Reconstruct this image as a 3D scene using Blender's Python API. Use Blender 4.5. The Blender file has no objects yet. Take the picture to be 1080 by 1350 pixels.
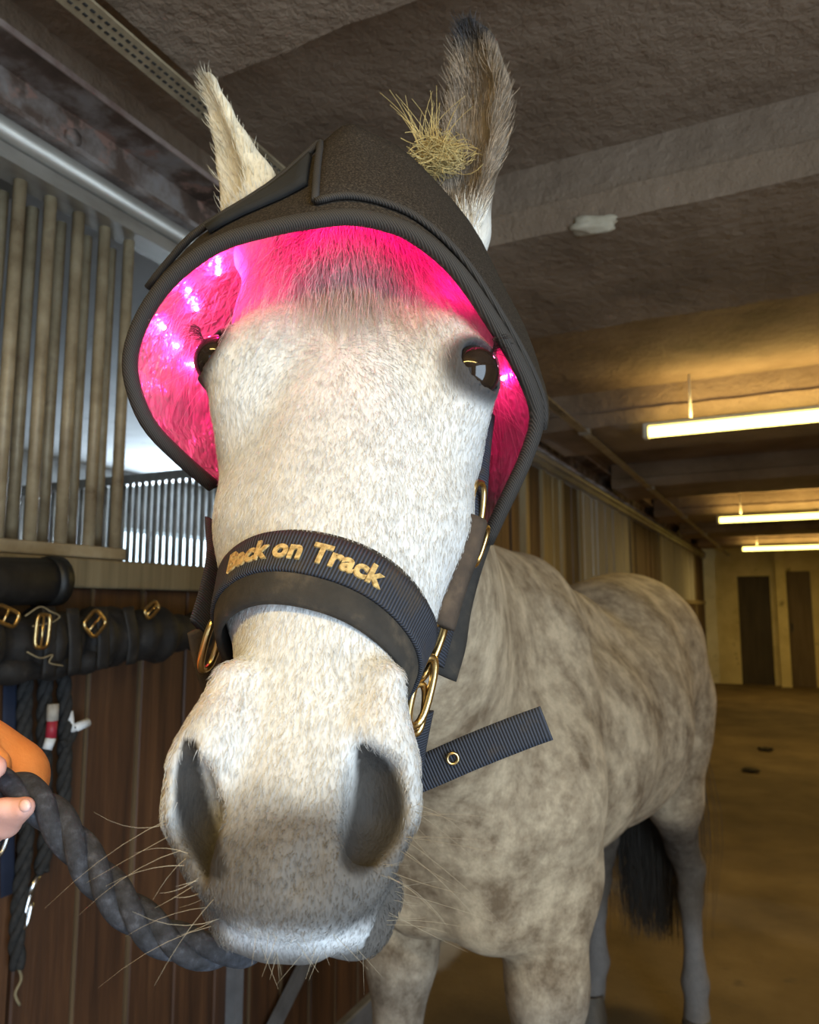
import bpy, bmesh, math, random
import numpy as np
from mathutils import Vector, Matrix, Quaternion
from mathutils.bvhtree import BVHTree

random.seed(7); rng = np.random.default_rng(7)
scene = bpy.context.scene
COL = scene.collection

# ------------------------------------------------------------------ camera
FPX = 1000.0                       # focal length in pixels of the 1080x1350 frame
YAW, PITCH = math.radians(26.4), math.radians(7.1)
CAM = Vector((0, 0, 1.45))
cam_d = bpy.data.cameras.new('camera'); cam = bpy.data.objects.new('camera', cam_d); COL.objects.link(cam)
cam.location = CAM
cam.rotation_euler = (math.pi/2 + PITCH, 0, YAW)
cam_d.sensor_fit = 'HORIZONTAL'; cam_d.sensor_width = 36.0; cam_d.lens = FPX/1080*36.0
cam_d.clip_start = 0.02; cam_d.clip_end = 200
cam_d.dof.use_dof = True; cam_d.dof.focus_distance = 0.56; cam_d.dof.aperture_fstop = 13.0
scene.camera = cam
CR = cam.rotation_euler.to_matrix()
C_R, C_U, C_F = CR @ Vector((1,0,0)), CR @ Vector((0,1,0)), CR @ Vector((0,0,-1))
def W(px, py, d):                  # photo pixel + distance along the view axis -> world point
    return CAM + C_F*d + C_R*((px-540)/FPX*d) + C_U*((675-py)/FPX*d)

# ------------------------------------------------------------------ view, world, daylight
vs = scene.view_settings
vs.view_transform = 'Standard'; vs.look = 'None'; vs.gamma = 1.0; vs.exposure = 0.40; vs.use_curve_mapping = False
w = bpy.data.worlds.new('sky'); scene.world = w; w.use_nodes = True
bg = w.node_tree.nodes['Background']; bg.inputs[0].default_value = (0.62, 0.80, 1.0, 1); bg.inputs[1].default_value = 1.0

def area(name, loc, target, sx, sy, power, color):
    l = bpy.data.lights.new(name, 'AREA'); l.shape = 'RECTANGLE'; l.size = sx; l.size_y = sy
    l.energy = power; l.color = color
    o = bpy.data.objects.new(name, l); COL.objects.link(o); o.location = loc
    o.rotation_euler = (Vector(target)-Vector(loc)).to_track_quat('-Z', 'Y').to_euler()
    return o
# daylight: the open yard door in the right wall behind the photographer (cool light on that side of the face and in the eye),
# and the stall window seen behind the bars
area('yard_door_offscreen', (1.73, -0.95, 1.18), (-0.27, -0.95, 1.18), 2.2, 2.3, 88, (0.66, 0.83, 1.0))
area('stall_window_daylight', (-4.58, 4.8, 1.705), (-2.58, 4.8, 1.705), 1.06, 0.67, 110, (0.70, 0.85, 1.0))

# ------------------------------------------------------------------ helpers
def new_mat(name):
    m = bpy.data.materials.new(name); m.use_nodes = True
    nt = m.node_tree; b = nt.nodes['Principled BSDF']
    return m, nt, b
def nd(nt, t, **kw):
    n = nt.nodes.new(t)
    for k, v in kw.items():
        if isinstance(k, str) and hasattr(n, k): setattr(n, k, v)
    return n
def noise(nt, scale, detail=4, rough=0.55, vec=None, stretch=None, obj=True):
    n = nt.nodes.new('ShaderNodeTexNoise'); n.inputs['Scale'].default_value = scale
    n.inputs['Detail'].default_value = detail; n.inputs['Roughness'].default_value = rough
    tc = nt.nodes.new('ShaderNodeNewGeometry') if vec is None else None
    src = tc.outputs['Position'] if vec is None else vec
    if stretch is not None:
        mp = nt.nodes.new('ShaderNodeMapping'); mp.inputs['Scale'].default_value = stretch
        nt.links.new(src, mp.inputs['Vector']); src = mp.outputs[0]
    nt.links.new(src, n.inputs['Vector'])
    return n
def ramp(nt, fac, stops):
    r = nt.nodes.new('ShaderNodeValToRGB'); e = r.color_ramp.elements
    while len(e) < len(stops): e.new(0.5)
    for i, (p, c) in enumerate(stops):
        e[i].position = p; e[i].color = (*c, 1) if len(c) == 3 else c
    nt.links.new(fac, r.inputs[0]); return r
def mixc(nt, fac, a, b, mode='MIX'):
    m = nt.nodes.new('ShaderNodeMix'); m.data_type = 'RGBA'; m.blend_type = mode
    for s, v in ((m.inputs['Factor'], fac), (m.inputs['A'], a), (m.inputs['B'], b)):
        if isinstance(v, (int, float)): s.default_value = v
        elif isinstance(v, tuple): s.default_value = (*v, 1) if len(v) == 3 else v
        else: nt.links.new(v, s)
    return m.outputs['Result']
def bump(nt, b, h, strength=0.3, dist=0.01):
    n = nt.nodes.new('ShaderNodeBump'); n.inputs['Strength'].default_value = strength; n.inputs['Distance'].default_value = dist
    nt.links.new(h, n.inputs['Height']); nt.links.new(n.outputs[0], b.inputs['Normal']); return n
MATS = {}
def surf(name, stops, scale=6, detail=5, rough=0.8, metal=0.0, stretch=None, bs=0.3, bd=0.01, bscale=None, second=None, spec=None):
    """noise-coloured surface with fine relief"""
    if name in MATS: return MATS[name]
    m, nt, b = new_mat(name)
    n = noise(nt, scale, detail, 0.6, stretch=stretch)
    col = ramp(nt, n.outputs['Fac'], stops).outputs[0]
    if second:                      # (scale, lo, hi, colour): blotches of another colour
        n2 = noise(nt, second[0], 6, 0.65)
        f = ramp(nt, n2.outputs['Fac'], [(second[1], (0,0,0)), (second[2], (1,1,1))]).outputs[0]
        col = mixc(nt, f, col, second[3])
    nt.links.new(col, b.inputs['Base Color'])
    b.inputs['Roughness'].default_value = rough; b.inputs['Metallic'].default_value = metal
    if spec is not None: b.inputs['Specular IOR Level'].default_value = spec
    if bs: 
        n3 = noise(nt, bscale or scale*4, 6, 0.65, stretch=stretch)
        bump(nt, b, n3.outputs['Fac'], bs, bd)
    MATS[name] = m; return m
def plain(name, col, rough=0.6, metal=0.0, emit=None, strength=0):
    if name in MATS: return MATS[name]
    m, nt, b = new_mat(name)
    n = noise(nt, 60, 3); c = mixc(nt, n.outputs['Fac'], tuple(x*0.75 for x in col), tuple(min(1, x*1.2) for x in col))
    nt.links.new(c, b.inputs['Base Color'])
    b.inputs['Roughness'].default_value = rough; b.inputs['Metallic'].default_value = metal
    if emit: b.inputs['Emission Color'].default_value = (*emit, 1); b.inputs['Emission Strength'].default_value = strength
    MATS[name] = m; return m

def tag(o, label=None, cat=None, group=None, kind=None):
    if label: o['label'] = label
    if cat: o['category'] = cat
    if group: o['group'] = group
    if kind: o['kind'] = kind
    return o
def empty(name, loc=(0,0,0)):
    o = bpy.data.objects.new(name, None); COL.objects.link(o); o.location = loc; o.empty_display_size = 0.05; return o
class MB:
    def __init__(s): s.v = []; s.f = []; s.sm = []
    def add(s, vs_, fs, smooth=False):
        k = len(s.v); s.v += [tuple(p) for p in vs_]; s.f += [tuple(i+k for i in q) for q in fs]; s.sm += [smooth]*len(fs); return s
    def box(s, lo, hi):
        x0,y0,z0 = lo; x1,y1,z1 = hi
        return s.add([(x0,y0,z0),(x1,y0,z0),(x1,y1,z0),(x0,y1,z0),(x0,y0,z1),(x1,y0,z1),(x1,y1,z1),(x0,y1,z1)],
              [(0,3,2,1),(4,5,6,7),(0,1,5,4),(1,2,6,5),(2,3,7,6),(3,0,4,7)])
    def obox(s, c, ax, ay, az):     # box from centre and three half-axis vectors
        c, ax, ay, az = map(Vector, (c, ax, ay, az)); P = []
        for k in (-1,1):
            for i, j in ((-1,-1),(1,-1),(1,1),(-1,1)): P.append(c+ax*i+ay*j+az*k)
        return s.add(P, [(0,3,2,1),(4,5,6,7),(0,1,5,4),(1,2,6,5),(2,3,7,6),(3,0,4,7)])
    def tube(s, pts, r, n=10, cap=True, closed=False, flat=1.0, up=None):
        pts = [Vector(p) for p in pts]; m = len(pts)
        R = r if hasattr(r, '__len__') else [r]*m
        T = []
        for i in range(m):
            a = pts[(i-1) % m] if (closed or i > 0) else pts[i]; b = pts[(i+1) % m] if (closed or i < m-1) else pts[i]
            T.append((b-a).normalized())
        ref = Vector(up) if up else (Vector((0,0,1)) if abs(T[0].z) < 0.9 else Vector((1,0,0)))
        N = (ref - T[0]*ref.dot(T[0])).normalized(); V = []
        for i in range(m):
            N = (N - T[i]*N.dot(T[i])).normalized(); B = T[i].cross(N)
            for k in range(n):
                a = 2*math.pi*k/n; V.append(pts[i] + (N*math.cos(a)*flat + B*math.sin(a))*R[i])
        F = []
        for i in range(m if closed else m-1):
            j = (i+1) % m
            for k in range(n):
                F.append((i*n+k, i*n+(k+1)%n, j*n+(k+1)%n, j*n+k))
        if cap and not closed: F += [tuple(range(n-1,-1,-1)), tuple((m-1)*n+k for k in range(n))]
        return s.add(V, F, True)
    def grid(s, rows, closed=False, smooth=True):   # rows of equal length -> quads
        n = len(rows[0]); V = [p for r in rows for p in r]; F = []
        for i in range(len(rows)-1):
            for k in range(n if closed else n-1):
                k2 = (k+1) % n; F.append((i*n+k, i*n+k2, (i+1)*n+k2, (i+1)*n+k))
        return s.add(V, F, smooth)
    def slab(s, rowsA, rowsB, closed=False):        # two offset grids joined at their borders
        n = len(rowsA[0]); m = len(rowsA)
        A = [p for r in rowsA for p in r]; B = [p for r in rowsB for p in r]; o = len(A); F = []
        for i in range(m-1):
            for k in range(n if closed else n-1):
                k2 = (k+1) % n; a, b, c, d = i*n+k, i*n+k2, (i+1)*n+k2, (i+1)*n+k
                F += [(a,b,c,d), (o+d,o+c,o+b,o+a)]
        for k in range(n if closed else n-1):
            k2 = (k+1) % n; F += [(k2,k,o+k,o+k2), ((m-1)*n+k,(m-1)*n+k2,o+(m-1)*n+k2,o+(m-1)*n+k)]
        if not closed:
            for i in range(m-1):
                F += [(i*n,(i+1)*n,o+(i+1)*n,o+i*n), ((i+1)*n+n-1,i*n+n-1,o+i*n+n-1,o+(i+1)*n+n-1)]
        return s.add(A+B, F, True)
    def mesh(s, name):
        me = bpy.data.meshes.new(name); me.from_pydata(s.v, [], s.f); me.update()
        if any(s.sm): me.polygons.foreach_set('use_smooth', s.sm)
        return me
    def build(s, name, mat, parent=None, **kw):
        me = s.mesh(name); me.materials.append(mat)
        return put(name, me, parent, **kw)
def put(name, me, parent=None, loc=None, **kw):
    o = bpy.data.objects.new(name, me); COL.objects.link(o)
    if parent is not None:
        o.parent = parent
        o.matrix_parent_inverse = Matrix.Translation(-parent.location)   # parents are unrotated empties / meshes
    if loc is not None: o.location = loc
    tag(o, **kw); return o
def bevel(o, wd=0.003, seg=2):
    m = o.modifiers.new('bevel', 'BEVEL'); m.width = wd; m.segments = seg; m.limit_method = 'ANGLE'; return o
def catmull(P, n):
    P = [np.array(p, float) for p in P]; P = [2*P[0]-P[1]] + P + [2*P[-1]-P[-2]]; out = []
    segs = len(P)-3
    for q in range(n):
        t = q/(n-1)*segs; i = min(int(t), segs-1); t -= i
        a,b,c,d = P[i:i+4]
        out.append(0.5*((2*b)+(-a+c)*t+(2*a-5*b+4*c-d)*t*t+(-a+3*b-3*c+d)*t**3))
    return out
def struct(name, mb, mat, label=None, parent=None, cat=None):
    o = mb.build(name, mat, parent)
    if parent is None: tag(o, label, cat, None, 'structure')
    return o
# ================================================================== MATERIALS OF THE PLACE
M_conc = surf('concrete', [(0.25,(0.150,0.100,0.062)),(0.5,(0.245,0.172,0.114)),(0.75,(0.345,0.255,0.180))], 2.2, 8, 0.92, bs=0.9, bd=0.02, bscale=22,
              second=(1.3,0.56,0.74,(0.115,0.082,0.055)))
M_floor = surf('stable_floor', [(0.3,(0.085,0.055,0.022)),(0.55,(0.145,0.097,0.042)),(0.8,(0.21,0.148,0.075))], 2.0, 9, 0.85, bs=0.5, bd=0.01, bscale=60,
              second=(9,0.60,0.72,(0.09,0.065,0.035)))
M_plast = surf('yellowed_plaster', [(0.3,(0.60,0.48,0.22)),(0.6,(0.74,0.61,0.30)),(0.8,(0.80,0.68,0.38))], 3, 7, 0.9, bs=0.3, second=(4,0.60,0.7,(0.30,0.23,0.11)))
M_white = surf('whitewash', [(0.3,(0.46,0.47,0.47)),(0.6,(0.62,0.63,0.63)),(0.8,(0.70,0.71,0.72))], 2, 7, 0.9, bs=0.3, second=(3,0.58,0.72,(0.25,0.25,0.26)))
M_plank = surf('brown_plank', [(0.3,(0.030,0.012,0.005)),(0.5,(0.072,0.029,0.011)),(0.75,(0.135,0.058,0.022))], 5, 8, 0.6, stretch=(3,6,0.35), bs=0.35, bd=0.004, bscale=24)
M_plankd = surf('dark_plank', [(0.3,(0.035,0.02,0.012)),(0.55,(0.085,0.05,0.028)),(0.8,(0.14,0.085,0.045))], 5, 8, 0.7, stretch=(3,6,0.35), bs=0.35, bd=0.004, bscale=24)
M_greyb = surf('weathered_grey_board', [(0.3,(0.26,0.245,0.225)),(0.55,(0.43,0.41,0.38)),(0.8,(0.55,0.53,0.50))], 5, 8, 0.8, stretch=(3,7,0.3), bs=0.3, bd=0.004, bscale=24)
M_tanb = surf('tan_board', [(0.3,(0.15,0.115,0.06)),(0.55,(0.25,0.195,0.11)),(0.8,(0.33,0.27,0.16))], 5, 8, 0.8, stretch=(3,7,0.3), bs=0.3, bd=0.004, bscale=24)
M_strip = surf('lit_plank_edge', [(0.3,(0.07,0.042,0.02)),(0.7,(0.17,0.11,0.055))], 5, 8, 0.7, stretch=(3,6,0.35), bs=0.3, bd=0.004)  # plank wood with the light on its edges put into the colour
M_bar = surf('galvanised_bar', [(0.3,(0.24,0.18,0.105)),(0.55,(0.40,0.32,0.20)),(0.8,(0.52,0.44,0.31))], 14, 7, 0.5, 0.15, bs=0.15, bd=0.002, second=(7,0.56,0.7,(0.17,0.115,0.06)))
M_rail = surf('worn_steel_rail', [(0.3,(0.26,0.235,0.20)),(0.55,(0.42,0.39,0.34)),(0.8,(0.55,0.52,0.47))], 12, 8, 0.42, 0.45, stretch=(1,0.3,1), bs=0.15, bd=0.002)
M_rust = surf('rusty_painted_steel', [(0.28,(0.045,0.032,0.024)),(0.48,(0.13,0.085,0.062)),(0.62,(0.30,0.26,0.235)),(0.8,(0.34,0.33,0.345))], 7, 9, 0.75, 0.1, bs=0.4, bd=0.004,
              second=(13,0.58,0.66,(0.33,0.20,0.155)))
M_dsteel = surf('dark_steel', [(0.3,(0.02,0.019,0.018)),(0.6,(0.05,0.047,0.043)),(0.8,(0.09,0.08,0.07))], 10, 7, 0.6, 0.3, bs=0.2, bd=0.003)
M_gsteel = surf('grey_painted_steel', [(0.3,(0.12,0.12,0.125)),(0.6,(0.20,0.20,0.21))], 10, 7, 0.5, 0.2, bs=0.2, bd=0.003)
M_fledge = surf('scraped_pink_primer',[(0.35,(0.30,0.20,0.165)),(0.6,(0.52,0.42,0.37)),(0.8,(0.62,0.56,0.50))],9,6,0.7,0.1)
M_lampw = plain('lamp_housing_white', (0.75,0.70,0.55), 0.5)
M_tube = plain('fluorescent_glow', (0.9,0.8,0.5), 0.4, emit=(1.0,0.80,0.20), strength=4.6)
M_doord = surf('dark_door_wood', [(0.3,(0.045,0.032,0.018)),(0.7,(0.08,0.058,0.032))], 4, 6, 0.7, stretch=(4,4,0.4), bs=0.2)
M_doorb = surf('brown_door_wood', [(0.3,(0.11,0.075,0.04)),(0.7,(0.17,0.12,0.065))], 4, 6, 0.7, stretch=(4,4,0.4), bs=0.2)
M_hay = surf('hay', [(0.3,(0.36,0.25,0.08)),(0.6,(0.58,0.44,0.18)),(0.8,(0.68,0.55,0.28))], 40, 3, 0.8, bs=0)
M_glass, nt, b = new_mat('dusty_window_glass')
b.inputs['Base Color'].default_value = (0.8,0.9,1,1); b.inputs['Roughness'].default_value = 0.5
b.inputs['Transmission Weight'].default_value = 0.8
b.inputs['Emission Color'].default_value = (0.72,0.90,1,1); b.inputs['Emission Strength'].default_value = 1.9   # backlit by the sky
n_ = noise(nt, 9, 3); nt.links.new(mixc(nt, n_.outputs['Fac'], (0.5,0.6,0.66), (0.9,0.95,1)), b.inputs['Base Color'])

# ================================================================== THE SETTING
XW, XR, YB, YF, ZC, XO = -1.40, 1.75, -4.0, 15.8, 2.65, -4.6
struct('floor', MB().box((XO-0.2,YB-0.2,-0.1),(XR+0.2,YF+0.2,0)), M_floor, 'brown dusty stable aisle floor')
ceil = struct('ceiling', MB().box((XO-0.2,YB-0.2,ZC),(XR+0.2,YF+0.2,ZC+0.1)), M_conc, 'rough brown concrete ceiling slab')
for y0, y1, dz in ((-2.7,-1.95,.2),(-1.35,-0.60,.2),(0.42,1.07,.16),(1.9,2.67,.2),(4.2,4.97,.2),(6.5,7.27,.2),(8.8,9.57,.2),(11.1,11.87,.2),(13.4,14.17,.2)):
    mb = MB(); nseg = 40; r1 = []; r0 = []; r2 = []; r3 = []
    for i in range(nseg+1):         # a hand-cast downstand beam with a slightly wavering arris and a groove
        xb = -1.0 if 0 < y0 < 1 else -1.30; x = xb + (XR-xb)*i/nseg; j = lambda a: a*(random.random()-0.5)
        zb = ZC-dz
        r0.append((x, y0+j(.006), ZC+.02)); r1.append((x, y0-0.012, zb+0.075+j(.006))); r2.append((x, y0+0.006+j(.008), zb+j(.006))); r3.append((x, y1+j(.01), zb+j(.006)))
    r4 = [(p[0], y1, ZC+.02) for p in r0]; rm = [(p[0], y0+0.006, zb+0.083) for p in r0]
    mb.grid([r0, rm, r1, r2, r3, r4], smooth=False)
    mb.add([r0[0], rm[0], r1[0], r2[0], r3[0], r4[0]], [(0,1,2,3,4,5)]); mb.add([r0[-1], rm[-1], r1[-1], r2[-1], r3[-1], r4[-1]], [(5,4,3,2,1,0)])
    mb.build('ceiling_beam', M_conc, ceil)
# far wall with two doors
mbw = MB()
for x0,x1,z0,z1 in ((XO,-1.30,0,ZC),(-1.30,-0.86,0,ZC),(-0.86,-0.30,2.02,ZC),(-0.30,-0.06,0,ZC),(-0.06,0.38,2.10,ZC),(0.38,XR,0,ZC)):
    mbw.box((x0,YF,z0),(x1,YF+0.2,z1))
struct('wall_far', mbw, M_plast, 'yellowed plaster wall at the end of the aisle')
d1 = empty('door_1', (-0.58,YF+0.1,0)); tag(d1, 'dark brown door recessed in the far yellow wall', 'door', None, 'structure')
MB().box((-0.86,YF+0.1,0),(-0.30,YF+0.15,2.02)).build('door_leaf', M_doord, d1)
MB().box((-0.60,YF+0.085,0.05),(-0.56,YF+0.1,1.95)).build('door_batten', M_doord, d1)
d2 = empty('door_2', (0.16,YF+0.05,0)); tag(d2, 'mid brown door beside the dark door in the far wall', 'door', None, 'structure')
MB().box((-0.06,YF+0.04,0),(0.38,YF+0.09,2.10)).build('door_leaf', M_doorb, d2)
MB().box((0.02,YF+0.0,1.0),(0.05,YF+0.04,1.14)).build('door_handle', M_dsteel, d2)
mb = MB().box((-0.19,YF-0.25,0),(-0.02,YF,ZC)); struct('trim_1', mb, M_plast, 'yellow plaster pier between the two far doors')
# right wall, its yard door opening beside the photographer, and the rear wall with its door opening
mb = MB().box((XR,0.2,0),(XR+0.2,YF,ZC)).box((XR,YB,0),(XR+0.2,-2.1,ZC)).box((XR,-2.1,2.35),(XR+0.2,0.2,ZC))
struct('wall_right', mb, M_plast, 'plaster wall on the far side of the aisle')
mb = MB().box((XO,YB-0.2,0),(-1.15,YB,ZC)).box((1.35,YB-0.2,0),(XR+.2,YB,ZC)).box((-1.15,YB-0.2,2.25),(1.35,YB,ZC))
struct('wall_back', mb, M_plast, 'plaster wall with the yard doorway')
# outer wall of the stalls with one window
mb = MB().box((XO-0.2,YB,0),(XO,4.25,ZC)).box((XO-0.2,5.35,0),(XO,YF,ZC)).box((XO-0.2,4.25,0),(XO,5.35,1.35)).box((XO-0.2,4.25,2.06),(XO,5.35,ZC))
struct('wall_left', mb, M_white, 'whitewashed outer wall of the stalls')
win = empty('window_1', (XO-0.1,4.8,1.35)); tag(win, 'bright dusty stall window behind the partition bars', 'window', None, 'structure')
for k in range(3):
    y = 4.25+0.3667*k
    MB().box((XO-0.12,y+0.02,1.37),(XO-0.11,y+0.3467,2.04)).build('pane', M_glass, win)
    MB().box((XO-0.14,y-0.02,1.35),(XO-0.08,y+0.02,2.06)).build('window_frame', M_white, win)
struct('trim_2', MB().box((XO,1.2,2.50),(XW-0.05,14,2.58)), M_white, 'pale whitewashed boarding over the stalls')

# ================================================================== STALL FRONTS
front = empty('stall_front', (XW,0.35,0)); tag(front, 'stall front of brown boards with steel bars above the sill', 'stall front', 'stall fronts along the aisle')
y = -0.58
while y < 2.43:
    wd = 0.150; t = random.uniform(-0.004,0.004)
    o = MB().box((XW-0.04+t,y+0.004,0.09),(XW+t,y+wd-0.004,1.49)).build('plank', M_plank, front); bevel(o,0.004,1)
    MB().box((XW-0.05,y-0.0038,0.09),(XW+0.001,y+0.0038,1.49)).build('lit_edge_strip', M_strip, front) if random.random() < 0.55 else None  # paler strip stands in for light caught on the plank edge
    y += wd
bevel(MB().box((XW-0.06,-0.62,1.49),(XW+0.025,2.585,1.555)).build('sill', M_tanb, front), 0.006, 2)
bevel(MB().box((XW-0.07,-0.62,0.0),(XW+0.03,2.585,0.10)).build('kick_board', M_gsteel, front), 0.006, 2)
MB().box((XW-0.005,1.72,0.06),(XW+0.03,1.755,0.70)).build('hinge_post', M_gsteel, front)
MB().obox((XW+0.03,1.98,0.33),(0.008,0,0),(0,0.26,0.18),(0,-0.014,0.02)).build('brace', M_gsteel, front)
bevel(MB().box((XW-0.045,-0.62,1.557),(XW+0.012,1.30,1.585)).build('bottom_rail', M_bar, front), 0.004, 2)
barm = MB().tube([(0,0,1.585),(0,0,1.9),(0,0,2.338)], 0.0135, 12).mesh('bar'); barm.materials.append(M_bar)
barb = MB().tube([(0,0,1.585),(0,0,1.9),(0,0,2.338)], 0.0135, 12).mesh('bar_rear'); barb.materials.append(M_bar)
for k in range(26):
    yy = 1.274-0.074*k
    put('bar', barm, front, (XW,yy,0))
    put('bar', barb, front, (XW-0.075,yy+0.012,0))
# boarded fronts farther down the aisle
def boarded(y0, y1, segs, label):
    t = empty('stall_front', (XW,(y0+y1)/2,0)); tag(t, label, 'stall front', 'stall fronts along the aisle')
    for a, b_, m in segs:
        n = max(1, round((b_-a)/0.16)); s = (b_-a)/n
        for i in range(n):
            q = random.uniform(-0.006,0.006)
            MB().box((XW-0.03+q,a+i*s+0.006,1.55),(XW+q,a+(i+1)*s-0.006,2.335)).build('board', m, t)
            MB().box((XW-0.03+q,a+i*s+0.006,0.05),(XW+q,a+(i+1)*s-0.006,1.49)).build('board', M_plankd, t)
        bevel(MB().box((XW-0.05,a+0.001,0.0),(XW+0.02,a+0.06,2.335)).build('post', M_tanb, t), 0.004, 1)
    MB().box((XW-0.05,y0,1.49),(XW+0.02,y1,1.55)).build('sill', M_tanb, t)
boarded(2.6, 4.3, [(2.60,3.5,M_plankd),(3.5,4.28,M_plankd)], 'dark boarded stall front next to the opening')
boarded(4.3, 5.7, [(4.36,4.72,M_plankd),(4.72,5.18,M_tanb),(5.18,5.7,M_plankd)], 'stall front mixing tan and dark brown boards')
boarded(5.7, 9.75, [(5.7,7.8,M_greyb),(7.8,9.72,M_plankd)], 'stall front half pale grey boards and half brown boards')
boarded(9.75, 15.2, [(9.75,13.6,M_greyb),(13.6,15.2,M_plankd)], 'pale grey boarded stall front next to the far wall')
# partition between two stalls, seen through the opening
part_ = empty('stall_partition', (-3.0,3.0,0)); tag(part_, 'stall partition of thin vertical bars in front of the window', 'partition')
MB().box((XO+0.01,2.97,0.02),(XW-0.08,3.03,1.50)).build('lower_panel', M_plankd, part_)
MB().box((XO+0.01,2.96,2.11),(XW-0.08,3.04,2.16)).build('top_rail', M_rail, part_)
MB().box((XO+0.01,2.96,1.50),(XW-0.08,3.04,1.54)).build('bottom_rail', M_rail, part_)
bm2 = MB().tube([(0,0,1.54),(0,0,2.12)], 0.013, 8).mesh('bar_thin'); bm2.materials.append(M_rail)
for k in range(66): put('bar', bm2, part_, (XO+0.04+0.047*k,3.0,0))
p2_ = empty('stall_partition', (-3.0,-0.7,0)); tag(p2_, 'boarded stall partition behind the barred stall front', 'partition')
for k in range(10): MB().box((XO+0.01,-0.74,0.02+0.21*k),(XW-0.08,-0.70,0.22+0.21*k)).build('plank', M_plankd, p2_)

# steel girder, sliding door rail and track over the stall fronts
g = empty('steel_girder', (XW,5.5,2.45)); tag(g, 'rusty mottled steel girder under the ceiling above the stalls', 'girder')
def sect(prof, y0, y1, name, mat, par):   # extrude an x-z profile along the aisle
    n = len(prof); V = [(x,y0,z) for x,z in prof]+[(x,y1,z) for x,z in prof]
    F = [(i,(i+1)%n,n+(i+1)%n,n+i) for i in range(n)] + [tuple(range(n-1,-1,-1)), tuple(range(n,2*n))]
    return MB().add(V,F).build(name, mat, par)
sect([(XW-.02,2.45),(XW-.01,2.45),(XW-.01,2.57),(XW-.02,2.57)], -1.6, 15.2, 'web', M_rust, g)
sect([(XW-.09,2.57),(XW+.088,2.57),(XW+.088,2.582),(XW-.09,2.582)], -1.6, 15.2, 'top_flange', M_rust, g)
sect([(XW+.0885,2.569),(XW+.0925,2.569),(XW+.0925,2.583),(XW+.0885,2.583)], -1.6, 15.2, 'flange_edge', M_fledge, g)
sect([(XW-.07,2.437),(XW+.06,2.437),(XW+.06,2.450),(XW-.07,2.450)], -1.6, 15.2, 'bottom_flange', M_rust, g)
struct('trim_3', MB().box((XW-.09,-1.6,2.584),(XW+.075,15.2,2.65)), M_conc, 'concrete bedding strip on top of the girder')
for k in range(14): MB().tube([(XW-.01,-1.2+1.15*k,2.51),(XW+.006,-1.2+1.15*k,2.51)], 0.02, 6).build('bolt', M_rust, g)
tr = empty('door_track', (XW,5.5,2.36)); tag(tr, 'worn silver sliding door track above the bars', 'track')
rp = [(math.cos(a)*0.022+XW+0.035, math.sin(a)*0.024+2.405) for a in np.linspace(0,2*math.pi,16,endpoint=False)]
o = sect(rp, -1.6, 15.2, 'tube', M_rail, tr); o.data.polygons.foreach_set('use_smooth',[True]*len(o.data.polygons))
sect([(XW-.03,2.34),(XW+.045,2.34),(XW+.045,2.372),(XW+.035,2.378),(XW-.03,2.378)], -1.6, 15.2, 'lower_rail', M_rail, tr)
for k in range(12): MB().box((XW-.03,-1.3+1.4*k,2.37),(XW+.01,-1.2+1.4*k,2.432)).build('hanger', M_dsteel, tr)

# perforated cable tray running along the ceiling
ct = empty('cable_tray', (-0.98,5,2.43)); tag(ct, 'narrow perforated grey cable tray running below the ceiling beams', 'cable tray')
sect([(-1.005,2.42),(-0.955,2.42),(-0.955,2.425),(-1.0,2.425),(-1.0,2.443),(-1.005,2.443)], -1.5, 15.6, 'channel', M_bar, ct)
mb = MB()
for k in range(230):
    yy = 0.3+0.015*k
    mb.box((-0.990,yy,2.4185),(-0.985,yy+0.008,2.42)).box((-0.972,yy,2.4185),(-0.967,yy+0.008,2.42))
o = mb.build('slot', M_dsteel, ct); o['kind'] = 'stuff'
MB().tube([(-0.985+0.006*math.sin(i*1.3),-1.5+0.43*i,2.434) for i in range(40)], 0.009, 8).build('cable', M_dsteel, ct)
for k in range(8):
    MB().box((-1.012,-0.4+2.3*k-0.02,2.4165),(-0.948,-0.4+2.3*k+0.02,2.444)).build('clamp', M_rail, ct)

# fluorescent lamps
labels = {-0.52:(0.05,'fluorescent tube lamp overhead, nearest the yard door'), 4.08:(0.05,'long glowing fluorescent tube lamp beside the second beam past the horse'), 8.68:(0.05,'glowing fluorescent tube lamp hanging midway down the aisle'), 13.28:(0.05,'glowing fluorescent tube lamp nearest the far doors')}
for yy, (xc, lb) in labels.items():
    off = '_offscreen' if yy < 0 else ''                     # the row of lamps goes on at the same spacing over the photographer
    t = empty('fluorescent_lamp'+off, (xc,yy,2.45)); tag(t, lb, 'lamp', 'fluorescent lamps down the aisle')
    bevel(MB().box((xc-0.69,yy-0.020,2.392),(xc+0.69,yy+0.020,2.412)).build('housing', M_lampw, t), 0.006, 2)
    MB().tube([(xc-0.66,yy,2.362),(xc,yy,2.362),(xc+0.66,yy,2.362)], 0.028, 14).build('tube'+off, M_tube, t)
    for x in (xc-0.675,xc+0.675): MB().box((x-0.012,yy-0.030,2.330),(x+0.012,yy+0.030,2.392)).build('end_cap', M_lampw, t)
    for x in (xc-0.45,xc+0.45): MB().tube([(x,yy,2.41),(x,yy,2.648)], 0.006, 8).build('hanger', M_lampw, t)
    for zz_, to_, pw in ((2.330,0,17),(2.420,5,4)):          # the tube shines down and, past its narrow housing, up
        l = area('lamp_light'+off, (xc,yy,zz_), (xc,yy-0.0001,to_), 1.3, 0.05, pw, (1.0,0.71,0.24)); l.parent = t; l.matrix_parent_inverse = Matrix.Translation(-t.location)
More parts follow.
